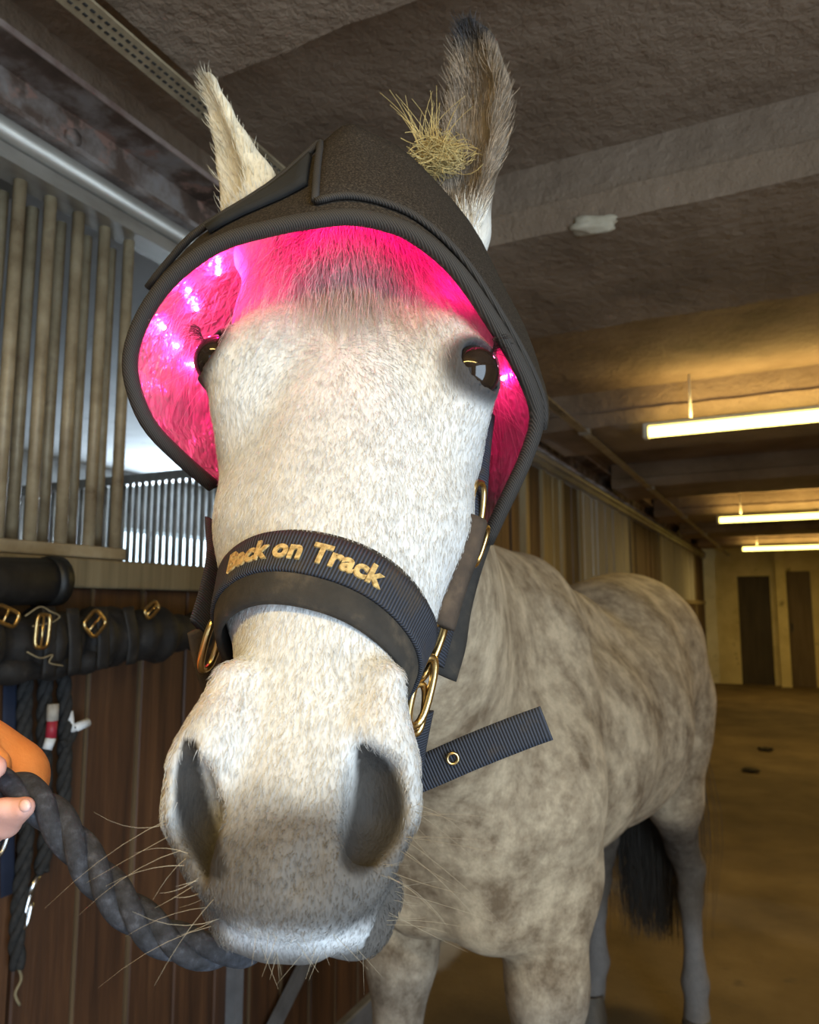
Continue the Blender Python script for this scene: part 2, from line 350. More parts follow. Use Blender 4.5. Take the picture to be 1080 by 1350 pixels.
# crumbling lump on the ceiling beam, droppings on the floor
def lump(name, c, r, mat, seed, sq=(1,1,1), parent=None):
    bm = bmesh.new(); bmesh.ops.create_icosphere(bm, subdivisions=3, radius=1); rs = np.random.default_rng(seed); ph = rs.uniform(0,6,9)
    for v in bm.verts:
        n = v.co.normalized(); k = 1+0.22*math.sin(3.1*n.x+ph[0])*math.sin(4*n.y+ph[1])+0.15*math.sin(7*n.z+ph[2]+3*n.x)+0.08*math.sin(11*n.x+ph[3])*math.sin(12*n.y+ph[4])
        v.co = Vector((n.x*sq[0],n.y*sq[1],n.z*sq[2]))*r*k + Vector(c)
    me = bpy.data.meshes.new(name); bm.to_mesh(me); bm.free(); me.polygons.foreach_set('use_smooth',[True]*len(me.polygons)); me.materials.append(mat)
    return put(name, me, parent)
lump('plaster_lump', (-0.405,1.915,2.452), 0.045, surf('plaster_crumb',[(0.3,(0.38,0.32,0.22)),(0.7,(0.55,0.48,0.36))],20,5,0.95), 3, (1.4,0.6,0.6), ceil)
for i,(x,yy) in enumerate(((-0.29,8.7),(-0.38,7.55))):
    tag(lump('manure_clump', (x,yy,0.02), 0.05, surf('manure',[(0.3,(0.03,0.022,0.01)),(0.7,(0.06,0.045,0.02))],20,5,0.95), 20+i, (1.4,1.2,0.35)), ('small dark clump of manure on the aisle floor nearer the far doors', 'small dark clump of manure on the aisle floor nearer the horse')[i], 'manure', 'manure clumps on the floor')
# ================================================================== THE HORSE (one continuous surface, grown from a blended distance field)
E = W(455,480,0.60); Mz = W(385,1090,0.42)
HS = (Mz-E).normalized()                                   # down the face
HY = math.radians(3.0)
u0 = (C_R*math.cos(HY) - C_F*math.sin(HY))
HU = (u0 - HS*u0.dot(HS)).normalized()                     # to the horse's left (image right)
HW = HU.cross(HS).normalized()
if HW.dot(C_F) > 0: HW = -HW                               # out of the face, towards the camera
def HP(u, s, w): return E + HU*u + HS*s + HW*w             # head frame -> world

def axis(segs):
    out = [segs[0][0]]
    for a, b_, st in segs:
        n = max(1, round((b_-a)/st)); out += list(a+(b_-a)*np.arange(1,n+1)/n)
    return np.array(out, np.float32)
gx = axis([(-1.0,-0.50,0.010),(-0.50,-0.08,0.0035),(-0.08,0.02,0.010)])
gy = axis([(0.26,0.95,0.0035),(0.95,3.25,0.012)])
gz = axis([(-0.02,1.18,0.012),(1.18,2.02,0.0035)])
Fv = np.ones((len(gx),len(gy),len(gz)), np.float32)
def region(lo, hi):
    sl = []
    for g_, a, b_ in ((gx,lo[0],hi[0]),(gy,lo[1],hi[1]),(gz,lo[2],hi[2])):
        i = max(0, np.searchsorted(g_, a)-1); j = min(len(g_), np.searchsorted(g_, b_)+1); sl.append(slice(i, max(j,i+1)))
    return tuple(sl)
def comb(fn, lo, hi, k, mode):
    sl = region(lo, hi)
    X, Y, Z = gx[sl[0]][:,None,None], gy[sl[1]][None,:,None], gz[sl[2]][None,None,:]
    d = fn(X, Y, Z); a = Fv[sl]
    if mode == 'add':
        h = np.maximum(k-np.abs(a-d), 0)/k; Fv[sl] = np.minimum(a, d) - h*h*k*0.25
    else:
        d = -d; h = np.maximum(k-np.abs(a-d), 0)/k; Fv[sl] = np.maximum(a, d) + h*h*k*0.25
def cone(a, b_, r0, r1, k=0.03, mode='add', n=None, g_=1.0):
    """tapered capsule; n, g_: squash by 1/g_ along the direction n"""
    a = np.array(a, np.float32); b_ = np.array(b_, np.float32)
    pad = max(r0, r1)*1.05 + k + 0.02
    lo = np.minimum(a, b_)-pad; hi = np.maximum(a, b_)+pad
    nn = None if n is None else np.array(Vector(n).normalized(), np.float32)
    def fn(X, Y, Z):
        px, py, pz = X-a[0], Y-a[1], Z-a[2]; ba = b_-a
        if nn is not None:
            q = (px*nn[0]+py*nn[1]+pz*nn[2])*(g_-1); px, py, pz = px+q*nn[0], py+q*nn[1], pz+q*nn[2]
            ba = ba + nn*(ba@nn)*(g_-1)
        l2 = float(ba@ba)+1e-12
        t = np.clip((px*ba[0]+py*ba[1]+pz*ba[2])/l2, 0, 1)
        d = np.sqrt((px-t*ba[0])**2+(py-t*ba[1])**2+(pz-t*ba[2])**2) - (r0+(r1-r0)*t)
        return d if nn is None else d*(0.55+0.45/g_)
    comb(fn, lo, hi, k, mode)
def ball(c, r, k=0.03, mode='add', n=None, g_=1.0): cone(c, Vector(c)+Vector((1e-4,0,0)), r, r, k, mode, n, g_)
def chain(pts, k=0.03, mode='add', n=None, g_=1.0):
    for (a, r0), (b_, r1) in zip(pts[:-1], pts[1:]): cone(a, b_, r0, r1, k, mode, n, g_)

# --- trunk
BD = Vector((0.055,1.0,0)).normalized(); BL = Vector((BD.y,-BD.x,0))
def HB(l, lat, z): return Vector((-0.615,1.33,0)) + BD*l + BL*lat + Vector((0,0,z))
def pts(*a): return [(HB(l,lat,z), r) for l,lat,z,r in a]
chain(pts((0.22,0,1.13,0.225),(0.55,0,1.12,0.255),(0.95,0,1.12,0.28),(1.25,0,1.18,0.255)), 0.12)
chain(pts((1.15,0,1.30,0.235),(1.45,0,1.325,0.245)), 0.12)
for sd in (-1,1): chain(pts((1.42,sd*0.08,1.30,0.185),(1.55,sd*0.105,1.12,0.160),(1.60,sd*0.12,0.95,0.125)), 0.10)
chain(pts((0.06,-0.05,1.46,0.085),(0.26,-0.02,1.44,0.11),(0.45,0,1.455,0.095),(0.75,0,1.38,0.12)), 0.12)                # withers
for sd in (-1,1):
    chain(pts((0.34,sd*0.10,1.36,0.10),(0.14,sd*0.135,1.10,0.125),(0.22,sd*0.14,0.93,0.100)), 0.09)  # shoulder
    chain(pts((0.05,sd*0.075,1.06,0.11),(0.10,sd*0.075,0.90,0.095)), 0.07)                     # breast muscles
# --- neck
poll = HP(0,-0.17,-0.10)
nb_ = HB(0.32,-0.02,1.29)
NL = ((nb_-poll).cross(Vector((0,0,1)))).normalized()
thr = HP(0,-0.06,-0.19)
chain([(poll,0.105),(poll.lerp(nb_,0.5)+Vector((-0.045,0,-0.03)),0.145),(nb_,0.23)], 0.10, n=NL, g_=1.55)
chain([(thr,0.10),(thr.lerp(HB(0.12,0,1.16),0.5)+Vector((-0.03,0.02,0.0)),0.125),(HB(0.14,0,1.14),0.19)], 0.10, n=NL, g_=1.25)
# --- legs
def leg(sd, fore):
    if fore:
        q_ = 0.145 if sd > 0 else 0.180
        P = pts((0.20,sd*q_,0.92,0.10),(0.20,sd*q_,0.72,0.068),(0.18,sd*q_,0.52,0.048),(0.17,sd*q_,0.47,0.050),(0.175,sd*q_,0.40,0.038),(0.18,sd*q_,0.22,0.030),(0.18,sd*q_,0.165,0.041),(0.155,sd*q_,0.09,0.034),(0.14,sd*q_,0.055,0.048))
    else:
        o = 0.02 if sd > 0 else -0.02
        P = pts((1.52,sd*0.13,0.98,0.13),(1.50,sd*0.14,0.80,0.090),(1.63,sd*0.14,0.60,0.052),(1.66,sd*0.14+o,0.53,0.048),(1.63,sd*0.14+o,0.44,0.038),(1.60,sd*0.15+o,0.24,0.030),(1.60,sd*0.15+o,0.175,0.042),(1.575,sd*0.155+o,0.09,0.035),(1.55,sd*0.16+o,0.055,0.050))
    chain(P[:3], 0.06); chain(P[2:], 0.03)
    return P
LEGS = [leg(s_, f_) for f_ in (True, False) for s_ in (-1, 1)]

# --- head: lofted superellipse sections along the face line
ss = np.array([-0.22,-0.17,-0.12,-0.06,-0.01,0.05,0.10,0.15,0.18,0.208,0.244,0.279,0.305,0.33,0.355,0.375,0.388,0.396])
aa = np.array([0.066,0.090,0.102,0.104,0.100,0.095,0.090,0.080,0.071,0.063,0.058,0.061,0.062,0.062,0.055,0.044,0.028,0.008])
tt = np.array([-0.11,-0.055,-0.022,-0.004,0.000,0.002,0.002,0.001,0.000,-0.002,-0.004,-0.002,0.000,0.001,-0.004,-0.016,-0.034,-0.052])
bb = np.array([-0.20,-0.23,-0.255,-0.275,-0.28,-0.265,-0.235,-0.20,-0.18,-0.16,-0.14,-0.128,-0.124,-0.122,-0.115,-0.105,-0.09,-0.065])
fs = np.linspace(-0.22,0.396,400)
def smooth1(y):
    v = np.interp(fs, ss, y); kx = np.hanning(19); kx /= kx.sum()
    p = np.concatenate([np.full(9,v[0]), v, np.full(9,v[-1])]); r = np.convolve(p, kx, 'valid'); r[-12:] = v[-12:]; return r
fa, ft, fb = smooth1(aa), smooth1(tt), smooth1(bb)
e_, u_, s_, w_ = (np.array(q, np.float32) for q in (E, HU, HS, HW))
def headfn(X, Y, Z):
    px, py, pz = X-e_[0], Y-e_[1], Z-e_[2]
    s = px*s_[0]+py*s_[1]+pz*s_[2]; u = px*u_[0]+py*u_[1]+pz*u_[2] + 0.004*np.clip(s/0.2,0,1); s = px*s_[0]+py*s_[1]+pz*s_[2]; w = px*w_[0]+py*w_[1]+pz*w_[2]
    a = np.interp(s, fs, fa).astype(np.float32); t = np.interp(s, fs, ft).astype(np.float32); b = np.interp(s, fs, fb).astype(np.float32)
    c, h = (t+b)/2, (t-b)/2
    v = np.clip((w-c)/h, -1.5, 1.5)
    a = a*np.where(v < 0.2, 1-0.30*np.clip(0.2-v,0,1.2)**1.3, 1-0.10*np.clip(v-0.45,0,1))
    q = (np.abs(u/a)**2.35 + np.abs((w-c)/h)**2.9)**(1/2.6)
    d = (q-1)*np.minimum(a, h)*0.9
    over = np.maximum(np.maximum(-0.22-s, s-0.396), 0)
    return np.maximum(d, 0)*1.0 + np.minimum(d, 0) + over*1.2
hc = [HP(u,s,w) for u in (-.14,.14) for s in (-.24,.44) for w in (-.31,.04)]
comb(headfn, np.min([np.array(p) for p in hc],0)-0.02, np.max([np.array(p) for p in hc],0)+0.02, 0.05, 'add')

def field(px, py, d0=0.35, d1=0.9):                         # depth at which a photo pixel enters the animal
    for d in np.arange(d0, d1, 0.0015):
        q = W(px,py,d); i = [min(len(g_)-1, int(np.searchsorted(g_, q[k]))) for k, g_ in enumerate((gx,gy,gz))]
        if Fv[tuple(i)] < 0: return d
    return None
for sd in (-1,1):
    chain([(HP(sd*0.076,-0.045,-0.026),0.018),(HP(sd*0.090,-0.020,-0.034),0.016),(HP(sd*0.092,0.008,-0.038),0.012)], 0.05)   # brow bone
    chain([(HP(sd*0.080,0.045,-0.064),0.016),(HP(sd*0.066,0.11,-0.068),0.013),(HP(sd*0.050,0.18,-0.068),0.009)], 0.05)         # facial crest
    chain([(HP(sd*0.086,-0.135,-0.088),0.046),(HP(sd*0.080,-0.085,-0.072),0.040)], 0.04)                                         # temples
    ball(HP(sd*0.070,-0.03,-0.20), 0.050, 0.06, n=HU, g_=2.0)                                                                  # jowl
# muzzle: nostril wings, upper lip pads, lower lip and chin
chain([(W(302,900,0.478),0.011),(W(285,965,0.460),0.012),(W(268,1010,0.455),0.0145),(W(262,1070,0.45),0.0145),(W(280,1125,0.445),0.014)], 0.022)
chain([(W(512,900,0.478),0.010),(W(502,970,0.462),0.011),(W(506,1015,0.458),0.014),(W(504,1070,0.456),0.0145),(W(480,1120,0.450),0.014)], 0.022)
chain([(W(318,1130,0.440),0.020),(W(355,1155,0.433),0.023),(W(405,1158,0.431),0.023),(W(446,1140,0.437),0.020)], 0.025)
chain([(W(292,1188,0.458),0.012),(W(318,1216,0.452),0.0125),(W(360,1230,0.447),0.0125),(W(410,1230,0.445),0.0125),(W(455,1208,0.450),0.012),(W(497,1160,0.466),0.009)], 0.014)
chain([(W(420,1214,0.475),0.017),(W(468,1210,0.488),0.0195),(W(492,1178,0.51),0.020)], 0.02)
# nostrils and creases
chain([(W(252,986,0.446),0.003),(W(254,1025,0.438),0.0065),(W(262,1080,0.432),0.0085),(W(284,1142,0.428),0.006)], 0.010, 'sub')
chain([(W(260,1030,0.446),0.006),(W(272,1080,0.444),0.009),(W(286,1115,0.442),0.006)], 0.016, 'sub')
chain([(W(478,994,0.446),0.004),(W(494,1026,0.441),0.010),(W(496,1075,0.437),0.0135),(W(470,1128,0.432),0.008)], 0.014, 'sub')
chain([(W(491,1035,0.450),0.008),(W(490,1080,0.450),0.011)], 0.020, 'sub')
for cr in ([(418,1118),(413,1150),(421,1182)], [(392,1135),(386,1172)], [(452,1100),(462,1130)]):
    chain([(W(x,y_,(field(x,y_) or 0.41)-0.0005),0.0015) for x,y_ in cr], 0.009, 'sub')
# eye sockets and lids
EYE = {}
dR = field(628,488) or 0.62; EYE[1] = W(621,492,dR+0.010)
dL = field(292,478) or 0.62; EYE[-1] = W(292,476,dL+0.036)
for sd in (-1,1):
    outw = (HU*sd*0.75+HW*0.6).normalized()
    ball(EYE[sd], 0.0265, 0.012, 'add')
    ball(EYE[sd]+outw*0.011, 0.0222, 0.004, 'sub', n=HS, g_=1.12)
    ball(HP(sd*0.094,-0.058,-0.052), 0.014, 0.03, 'sub')                                      # hollow above the eye
# --- ears
def ear(P, opn, depth_):
    nrm = Vector(opn).normalized()
    chain([(W(*q[:3]), q[3]) for q in P], 0.016, n=nrm, g_=2.0)
    chain([(W(*q[:3])+nrm*q[3]*depth_, q[3]*0.66) for q in P[1:-1]]+[(W(*P[-1][:3]),0.002)], 0.006, 'sub', n=nrm, g_=1.5)
PR = [(610,318,0.735,0.014),(614,255,0.74,0.025),(622,190,0.742,0.0335),(629,128,0.74,0.031),(624,72,0.735,0.021),(607,8,0.728,0.003)]
PL = [(335,310,0.745,0.036),(328,262,0.745,0.036),(308,205,0.742,0.0215),(291,155,0.740,0.0125),(276,115,0.735,0.0075),(261,88,0.73,0.0025)]
ear(PR, -C_F*0.85-C_R*0.5, 0.42)
ear(PL, -C_F*0.75-C_R*0.75, 0.62)
earR = (W(612,315,0.735), None, W(607,20,0.728)); earL = (W(330,290,0.735), None, W(260,88,0.73))
for sd, e in ((-1,earL),(1,earR)): cone(e[0], HP(sd*0.045,-0.13,-0.09), 0.022, 0.045, 0.03)

def surface_nets(F):
    S = F < 0; nx, ny, nz = F.shape; ids, ps, quads = [], [], []
    G = (gx, gy, gz); stride = (ny*nz, nz, 1)
    for ax in range(3):
        a = [slice(None)]*3; b_ = [slice(None)]*3; a[ax] = slice(0,-1); b_[ax] = slice(1,None)
        I = np.nonzero(S[tuple(a)] != S[tuple(b_)]); J = list(I); J[ax] = I[ax]+1; J = tuple(J)
        f0, f1 = F[I], F[J]; t = f0/(f0-f1)
        P = np.stack([G[i][I[i]] for i in range(3)], 1).astype(np.float64); P[:,ax] += t*(G[ax][J[ax]]-G[ax][I[ax]])
        o1, o2 = (ax+1)%3, (ax+2)%3; ok = (I[o1] > 0) & (I[o2] > 0)
        base = I[0]*stride[0]+I[1]*stride[1]+I[2]
        cs = [base, base-stride[o1], base-stride[o1]-stride[o2], base-stride[o2]]
        for c in cs: ids.append(c); ps.append(P)
        q = np.stack(cs, 1)[ok]; flip = S[I][ok]
        q[~flip] = q[~flip][:, ::-1]; quads.append(q)
    ids = np.concatenate(ids); ps = np.concatenate(ps)
    U, inv = np.unique(ids, return_inverse=True); cnt = np.bincount(inv)
    V = np.stack([np.bincount(inv, ps[:,i])/cnt for i in range(3)], 1)
    Q = np.searchsorted(U, np.concatenate(quads)); return V, Q
def lap(V, Q, n, lam=0.5):
    e = np.concatenate([Q[:,[0,1]],Q[:,[1,2]],Q[:,[2,3]],Q[:,[3,0]]]); e = np.concatenate([e, e[:,::-1]]); deg = np.bincount(e[:,0], minlength=len(V))
    for i in range(n):
        m = np.stack([np.bincount(e[:,0], V[e[:,1],j], len(V)) for j in range(3)],1)/deg[:,None]
        V = V + lam*(m-V)
    return V
HV, HQ = surface_nets(Fv); del Fv
HV = lap(HV, HQ, 3)
def mesh_np(name, V, Q):
    me = bpy.data.meshes.new(name); n = len(Q); k = Q.shape[1]
    me.vertices.add(len(V)); me.vertices.foreach_set('co', np.ascontiguousarray(V, np.float32).ravel())
    me.loops.add(n*k); me.loops.foreach_set('vertex_index', np.ascontiguousarray(Q, np.int32).ravel())
    me.polygons.add(n); me.polygons.foreach_set('loop_start', np.arange(0,n*k,k,dtype=np.int32))
    me.update(calc_edges=True); me.validate(); me.polygons.foreach_set('use_smooth', np.ones(len(me.polygons),bool)); return me
horse_me = mesh_np('horse', HV, HQ)
bvh = BVHTree.FromPolygons([tuple(v) for v in HV], HQ.tolist())
def hit(px, py):                                            # where a photo pixel meets the horse
    d = (W(px,py,1)-CAM).normalized(); r = bvh.ray_cast(CAM, d); return r[0], r[1]
# projected pixel of every vertex, and head-frame coordinates
D = HV-np.array(CAM); zz = D@np.array(C_F); PX = 540+FPX*(D@np.array(C_R))/zz; PY = 675-FPX*(D@np.array(C_U))/zz
hd = HV-np.array(E); h_u = hd@np.array(HU); h_s = hd@np.array(HS); h_w = hd@np.array(HW)

# --- coat colours: where the animal itself is white, grey or dark
def sst(a, b_, x): t = np.clip((x-a)/(b_-a),0,1); return t*t*(3-2*t)
def lerp3(c, col, f): return c*(1-f[:,None]) + np.array(col)[None,:]*f[:,None]
head = sst(0.97,0.80,HV[:,1])                                # 1 on the head and upper neck
c = np.tile(np.array([0.61,0.485,0.33]), (len(HV),1))
c = lerp3(c, (0.66,0.63,0.57), head)
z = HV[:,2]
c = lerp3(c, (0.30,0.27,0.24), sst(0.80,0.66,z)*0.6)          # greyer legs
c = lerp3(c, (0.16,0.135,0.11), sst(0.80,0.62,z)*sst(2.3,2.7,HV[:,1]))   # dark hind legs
c = lerp3(c, (0.42,0.42,0.44), sst(0.42,0.30,z)*0.3)               # paler pasterns
hm = sst(0.20,0.02,np.maximum(h_s*0,0)) * head
c = lerp3(c, (0.66,0.655,0.645), head*sst(-0.1,0.05,h_s))
wob = 16*np.sin(PX/23.)*np.sin(PY/31.)+22*np.cos((PX-390)/70.)
mz_ = head*sst(1035,1115,PY+wob)*(zz<0.56)*sst(0.24,0.30,h_s)
c = lerp3(c, (0.46,0.45,0.43), head*sst(930,1080,PY)*(zz<0.56)*0.75)
c = lerp3(c, (0.105,0.094,0.084), mz_*0.95)                    # grey skin of the muzzle
lip = head*np.exp(-((PY-1243+((PX-400)/150.)**2*32)/15.)**2)*sst(280,320,PX)*sst(560,490,PX)*(zz<0.47)
c = lerp3(c, (0.72,0.73,0.74), lip*0.9)
chin = head*np.exp(-((PX-488)/40.)**2-((PY-1225)/40.)**2)*(zz>0.464)
c = lerp3(c, (0.105,0.094,0.084), np.clip(chin*1.6,0,1))     # lower lip: the same grey skin
nos = np.zeros(len(HV))
for P_, wd_ in (([(250,982,10),(250,1025,19),(258,1075,24),(284,1146,16)],1),([(480,990,11),(496,1028,28),(497,1075,36),(472,1132,24)],1)):
    for q in catmull([np.array(p_) for p_ in P_], 24):
        nos = np.maximum(nos, sst(1.25,0.75,np.hypot(PX-q[0],PY-q[1])/q[2]))
nos *= head*(zz < 0.53)
c = lerp3(c, (0.034,0.030,0.027), nos*0.99)                    # dark nostril skin, with the shade of the cavity painted in
for sd in (-1,1):
    r_ = np.linalg.norm(HV-np.array(EYE[sd]),axis=1); c = lerp3(c, (0.035,0.03,0.03), sst(0.036,0.027,r_)*0.96)
# right ear: brown-grey mottled with dark tip; left ear pale
def along(e):
    a, b_ = np.array(e[0]), np.array(e[2]); ab = b_-a; return ((HV-a)@ab)/(ab@ab), np.linalg.norm(np.cross(HV-a,ab),axis=1)/np.linalg.norm(ab)
for e, base_c, rad in ((earR,(0.20,0.16,0.12),0.075),(earL,(0.72,0.66,0.52),0.06)):
    t_, r_ = along(e); f = sst(0.03,0.18,t_)*(r_<rad)*(HV[:,2]>1.78); c = lerp3(c, base_c, f)
    c = lerp3(c, (0.03,0.03,0.035), sst(0.80,0.93,t_)*(r_<rad)*(1 if e is earR else 0.3)*(t_<1.2))
dap = (1-head)*sst(0.25,0.7,z)+head*0.12
t_, r_ = along(earR); dap = np.maximum(dap, sst(0.1,0.25,t_)*(r_<0.075)*(HV[:,2]>1.80))
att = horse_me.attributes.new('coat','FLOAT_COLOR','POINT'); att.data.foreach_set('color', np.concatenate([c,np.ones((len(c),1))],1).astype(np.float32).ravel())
att = horse_me.attributes.new('dapple','FLOAT','POINT'); att.data.foreach_set('value', dap.astype(np.float32))
att = horse_me.attributes.new('face','FLOAT','POINT'); att.data.foreach_set('value', head.astype(np.float32))
M_horse, nt, b = new_mat('grey_horse_coat')
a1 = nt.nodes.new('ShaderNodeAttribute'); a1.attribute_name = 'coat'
a2 = nt.nodes.new('ShaderNodeAttribute'); a2.attribute_name = 'dapple'
a3 = nt.nodes.new('ShaderNodeAttribute'); a3.attribute_name = 'face'
nA = noise(nt, 11, 7, 0.72); nB = noise(nt, 34, 6, 0.7); nC = noise(nt, 420, 2, 0.6, stretch=(1,1,0.35)); nD = noise(nt, 150, 4, 0.7, stretch=(1,1,0.4))
dfac = ramp(nt, nA.outputs['Fac'], [(0.36,(1,1,1)),(0.63,(0,0,0))]).outputs[0]
mul = nt.nodes.new('ShaderNodeMath'); mul.operation = 'MULTIPLY'; nt.links.new(dfac, mul.inputs[0]); nt.links.new(a2.outputs['Fac'], mul.inputs[1])
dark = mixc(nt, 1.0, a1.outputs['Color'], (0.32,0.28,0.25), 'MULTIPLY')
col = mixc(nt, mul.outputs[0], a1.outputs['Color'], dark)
col = mixc(nt, 0.42, col, ramp(nt, nB.outputs['Fac'], [(0.3,(0.66,0.65,0.64)),(0.6,(1.08,1.06,1.03))]).outputs[0], 'MULTIPLY')
col = mixc(nt, 0.18, col, ramp(nt, nD.outputs['Fac'], [(0.32,(0.55,0.53,0.50)),(0.55,(1.05,1.05,1.04))]).outputs[0], 'MULTIPLY')
col = mixc(nt, 0.35, col, ramp(nt, nC.outputs['Fac'], [(0.28,(0.55,0.52,0.5)),(0.5,(1.05,1.05,1.05))]).outputs[0], 'MULTIPLY')
nt.links.new(col, b.inputs['Base Color']); b.inputs['Roughness'].default_value = 0.75; b.inputs['Specular IOR Level'].default_value = 0.2
b.inputs['Sheen Weight'].default_value = 0.03
bump(nt, b, nC.outputs['Fac'], 0.5, 0.002)
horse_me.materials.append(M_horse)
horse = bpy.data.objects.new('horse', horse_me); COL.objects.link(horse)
tag(horse, 'dappled grey horse with a white face standing in the stable aisle', 'horse')
# eyes
M_eye, nt, b = new_mat('dark_wet_eye'); n_ = noise(nt, 90, 3)
nt.links.new(mixc(nt, n_.outputs['Fac'], (0.006,0.004,0.003), (0.03,0.018,0.012)), b.inputs['Base Color']); b.inputs['Roughness'].default_value = 0.08
def uvs(c_, r, n=20):
    bm = bmesh.new(); bmesh.ops.create_uvsphere(bm, u_segments=n, v_segments=n//2+2, radius=r, matrix=Matrix.Translation(c_)); me = bpy.data.meshes.new('s'); bm.to_mesh(me); bm.free()
    me.polygons.foreach_set('use_smooth',[True]*len(me.polygons)); return me
for sd in (-1,1):
    me = uvs(EYE[sd]+HU*sd*0.001, 0.0222, 28); me.materials.append(M_eye); put('eye', me, horse)
# ================================================================== HAIR HELPERS
def hairs(name, lines, r, mat, parent, taper=0.25, stuff=True, cols=None):
    """many thin three-sided strands in one mesh; lines: arrays of points (all of equal count)"""
    L = np.array(lines, np.float64); n, m, _ = L.shape
    T = np.gradient(L, axis=1); T /= np.linalg.norm(T, axis=2, keepdims=True)+1e-9
    ref = np.array([0.31,0.52,0.79]); A = np.cross(T, ref); A /= np.linalg.norm(A, axis=2, keepdims=True)+1e-9; B = np.cross(T, A)
    R = (np.array(r) if hasattr(r,'__len__') else np.full(n, r))[:,None] * (1-(1-taper)*np.linspace(0,1,m)**1.3)[None,:]
    V = np.stack([L + R[...,None]*(A*math.cos(q)+B*math.sin(q)) for q in (0,2.094,4.189)], 2).reshape(-1,3)
    i = np.arange(n)[:,None,None]*(m*3) + np.arange(m-1)[None,:,None]*3; k = np.arange(3)[None,None,:]; k2 = (k+1)%3
    Q = np.stack([i+k, i+k2, i+3+k2, i+3+k], 3).reshape(-1,4)
    me = mesh_np(name, V, Q); me.materials.append(mat); o = put(name, me, parent)
    if stuff: o['kind'] = 'stuff'
    if cols is not None:
        cc = np.repeat(np.clip(cols,0,1), m*3, 0); at = me.attributes.new('coat','FLOAT_COLOR','POINT'); at.data.foreach_set('color', np.concatenate([cc,np.ones((len(cc),1))],1).astype(np.float32).ravel())
    return o
def hairmat(name, c0, c1, rough=0.55, sc=60):
    m, nt, b = new_mat(name); n = noise(nt, sc, 3); nt.links.new(mixc(nt, n.outputs['Fac'], c0, c1), b.inputs['Base Color']); b.inputs['Roughness'].default_value = rough; return m
M_fore = hairmat('forelock_hair', (0.30,0.24,0.21), (0.75,0.66,0.58))
M_whisk = hairmat('whisker_hair', (0.10,0.08,0.06), (0.75,0.62,0.42), sc=14)
M_tail = hairmat('tail_hair', (0.025,0.020,0.015), (0.085,0.068,0.05))

# forelock lying over the forehead under the hood
L = []
for k in range(2000):
    x0 = rng.normal(455, 55); y0 = rng.uniform(258,330); x1 = x0 + (x0-455)*rng.uniform(0.3,1.3) + rng.normal(0,14); y1 = rng.uniform(350,445) if rng.random() < 0.8 else rng.uniform(400,480)
    x1 = min(max(x1,295),630); P = []; last = None
    for t in np.linspace(0,1,7):
        x = x0+(x1-x0)*t**1.2; y = y0+(y1-y0)*t; h, n = hit(x, y)
        if h is None or (h-CAM).dot(C_F) > 0.78: break
        P.append(np.array(h + n*(0.002+0.010*math.sin(3.1*t)*rng.random()) + C_R*(0.004*math.sin(6*t+k))))
    if len(P) == 7: L.append(P)
hairs('forelock', L, 0.00032, M_fore, horse)
# whiskers round the lips and nostrils, lashes and brow bristles at the eye
def edge(y, x0, step):                                       # first pixel of the muzzle met along a row
    x = x0
    while 150 < x < 620:
        h, n = hit(x, y)
        if h is not None and (h-CAM).dot(C_F) < 0.56: return hit(x+step*rng.uniform(0,5), y)
        x += step
    return None, None
L = []
for sx_, n_w, x0 in ((1,30,600),(-1,17,190)):
    for k in range(n_w):
        y = rng.uniform(1060,1225); h, n = edge(y, x0, -4*sx_)
        if h is None: continue
        d = (C_R*sx_*rng.uniform(0.5,1)+C_U*rng.uniform(-0.7,0.25)+n*0.3).normalized(); ln = rng.uniform(0.010,0.050) if rng.random() < 0.8 else rng.uniform(0.05,0.075); sag = rng.normal(0,0.3)
        L.append([np.array(h+d*ln*t+C_U*sag*ln*t*t) for t in np.linspace(0,1,6)])
for k in range(26):
    x, y = rng.uniform(330,500), rng.uniform(1225,1262); h, n = hit(x, y)
    if h is None: continue
    d = (-C_U+C_R*rng.normal(0,0.6)).normalized(); ln = rng.uniform(0.006,0.03)
    L.append([np.array(h+d*ln*t) for t in np.linspace(0,1,6)])
hairs('whiskers', L, 0.00016, M_whisk, horse)
L = []
for sd in (-1,1):
    for k in range(40):
        a = rng.uniform(-0.9,0.7); b0 = EYE[sd]+HU*sd*(0.010+0.008*math.cos(a))-HS*(0.020*math.cos(a*0.6))+HW*(0.012+0.012*math.sin(a))
        d = (HU*sd*0.7-HS*rng.uniform(-0.2,0.8)+HW*rng.uniform(0,0.8)).normalized(); ln = rng.uniform(0.008,0.02)
        L.append([np.array(b0+d*ln*t+HS*0.5*ln*t*t) for t in np.linspace(0,1,6)])
hairs('eyelashes', L, 0.0003, plain('lash_black',(0.02,0.015,0.013),0.5), horse)
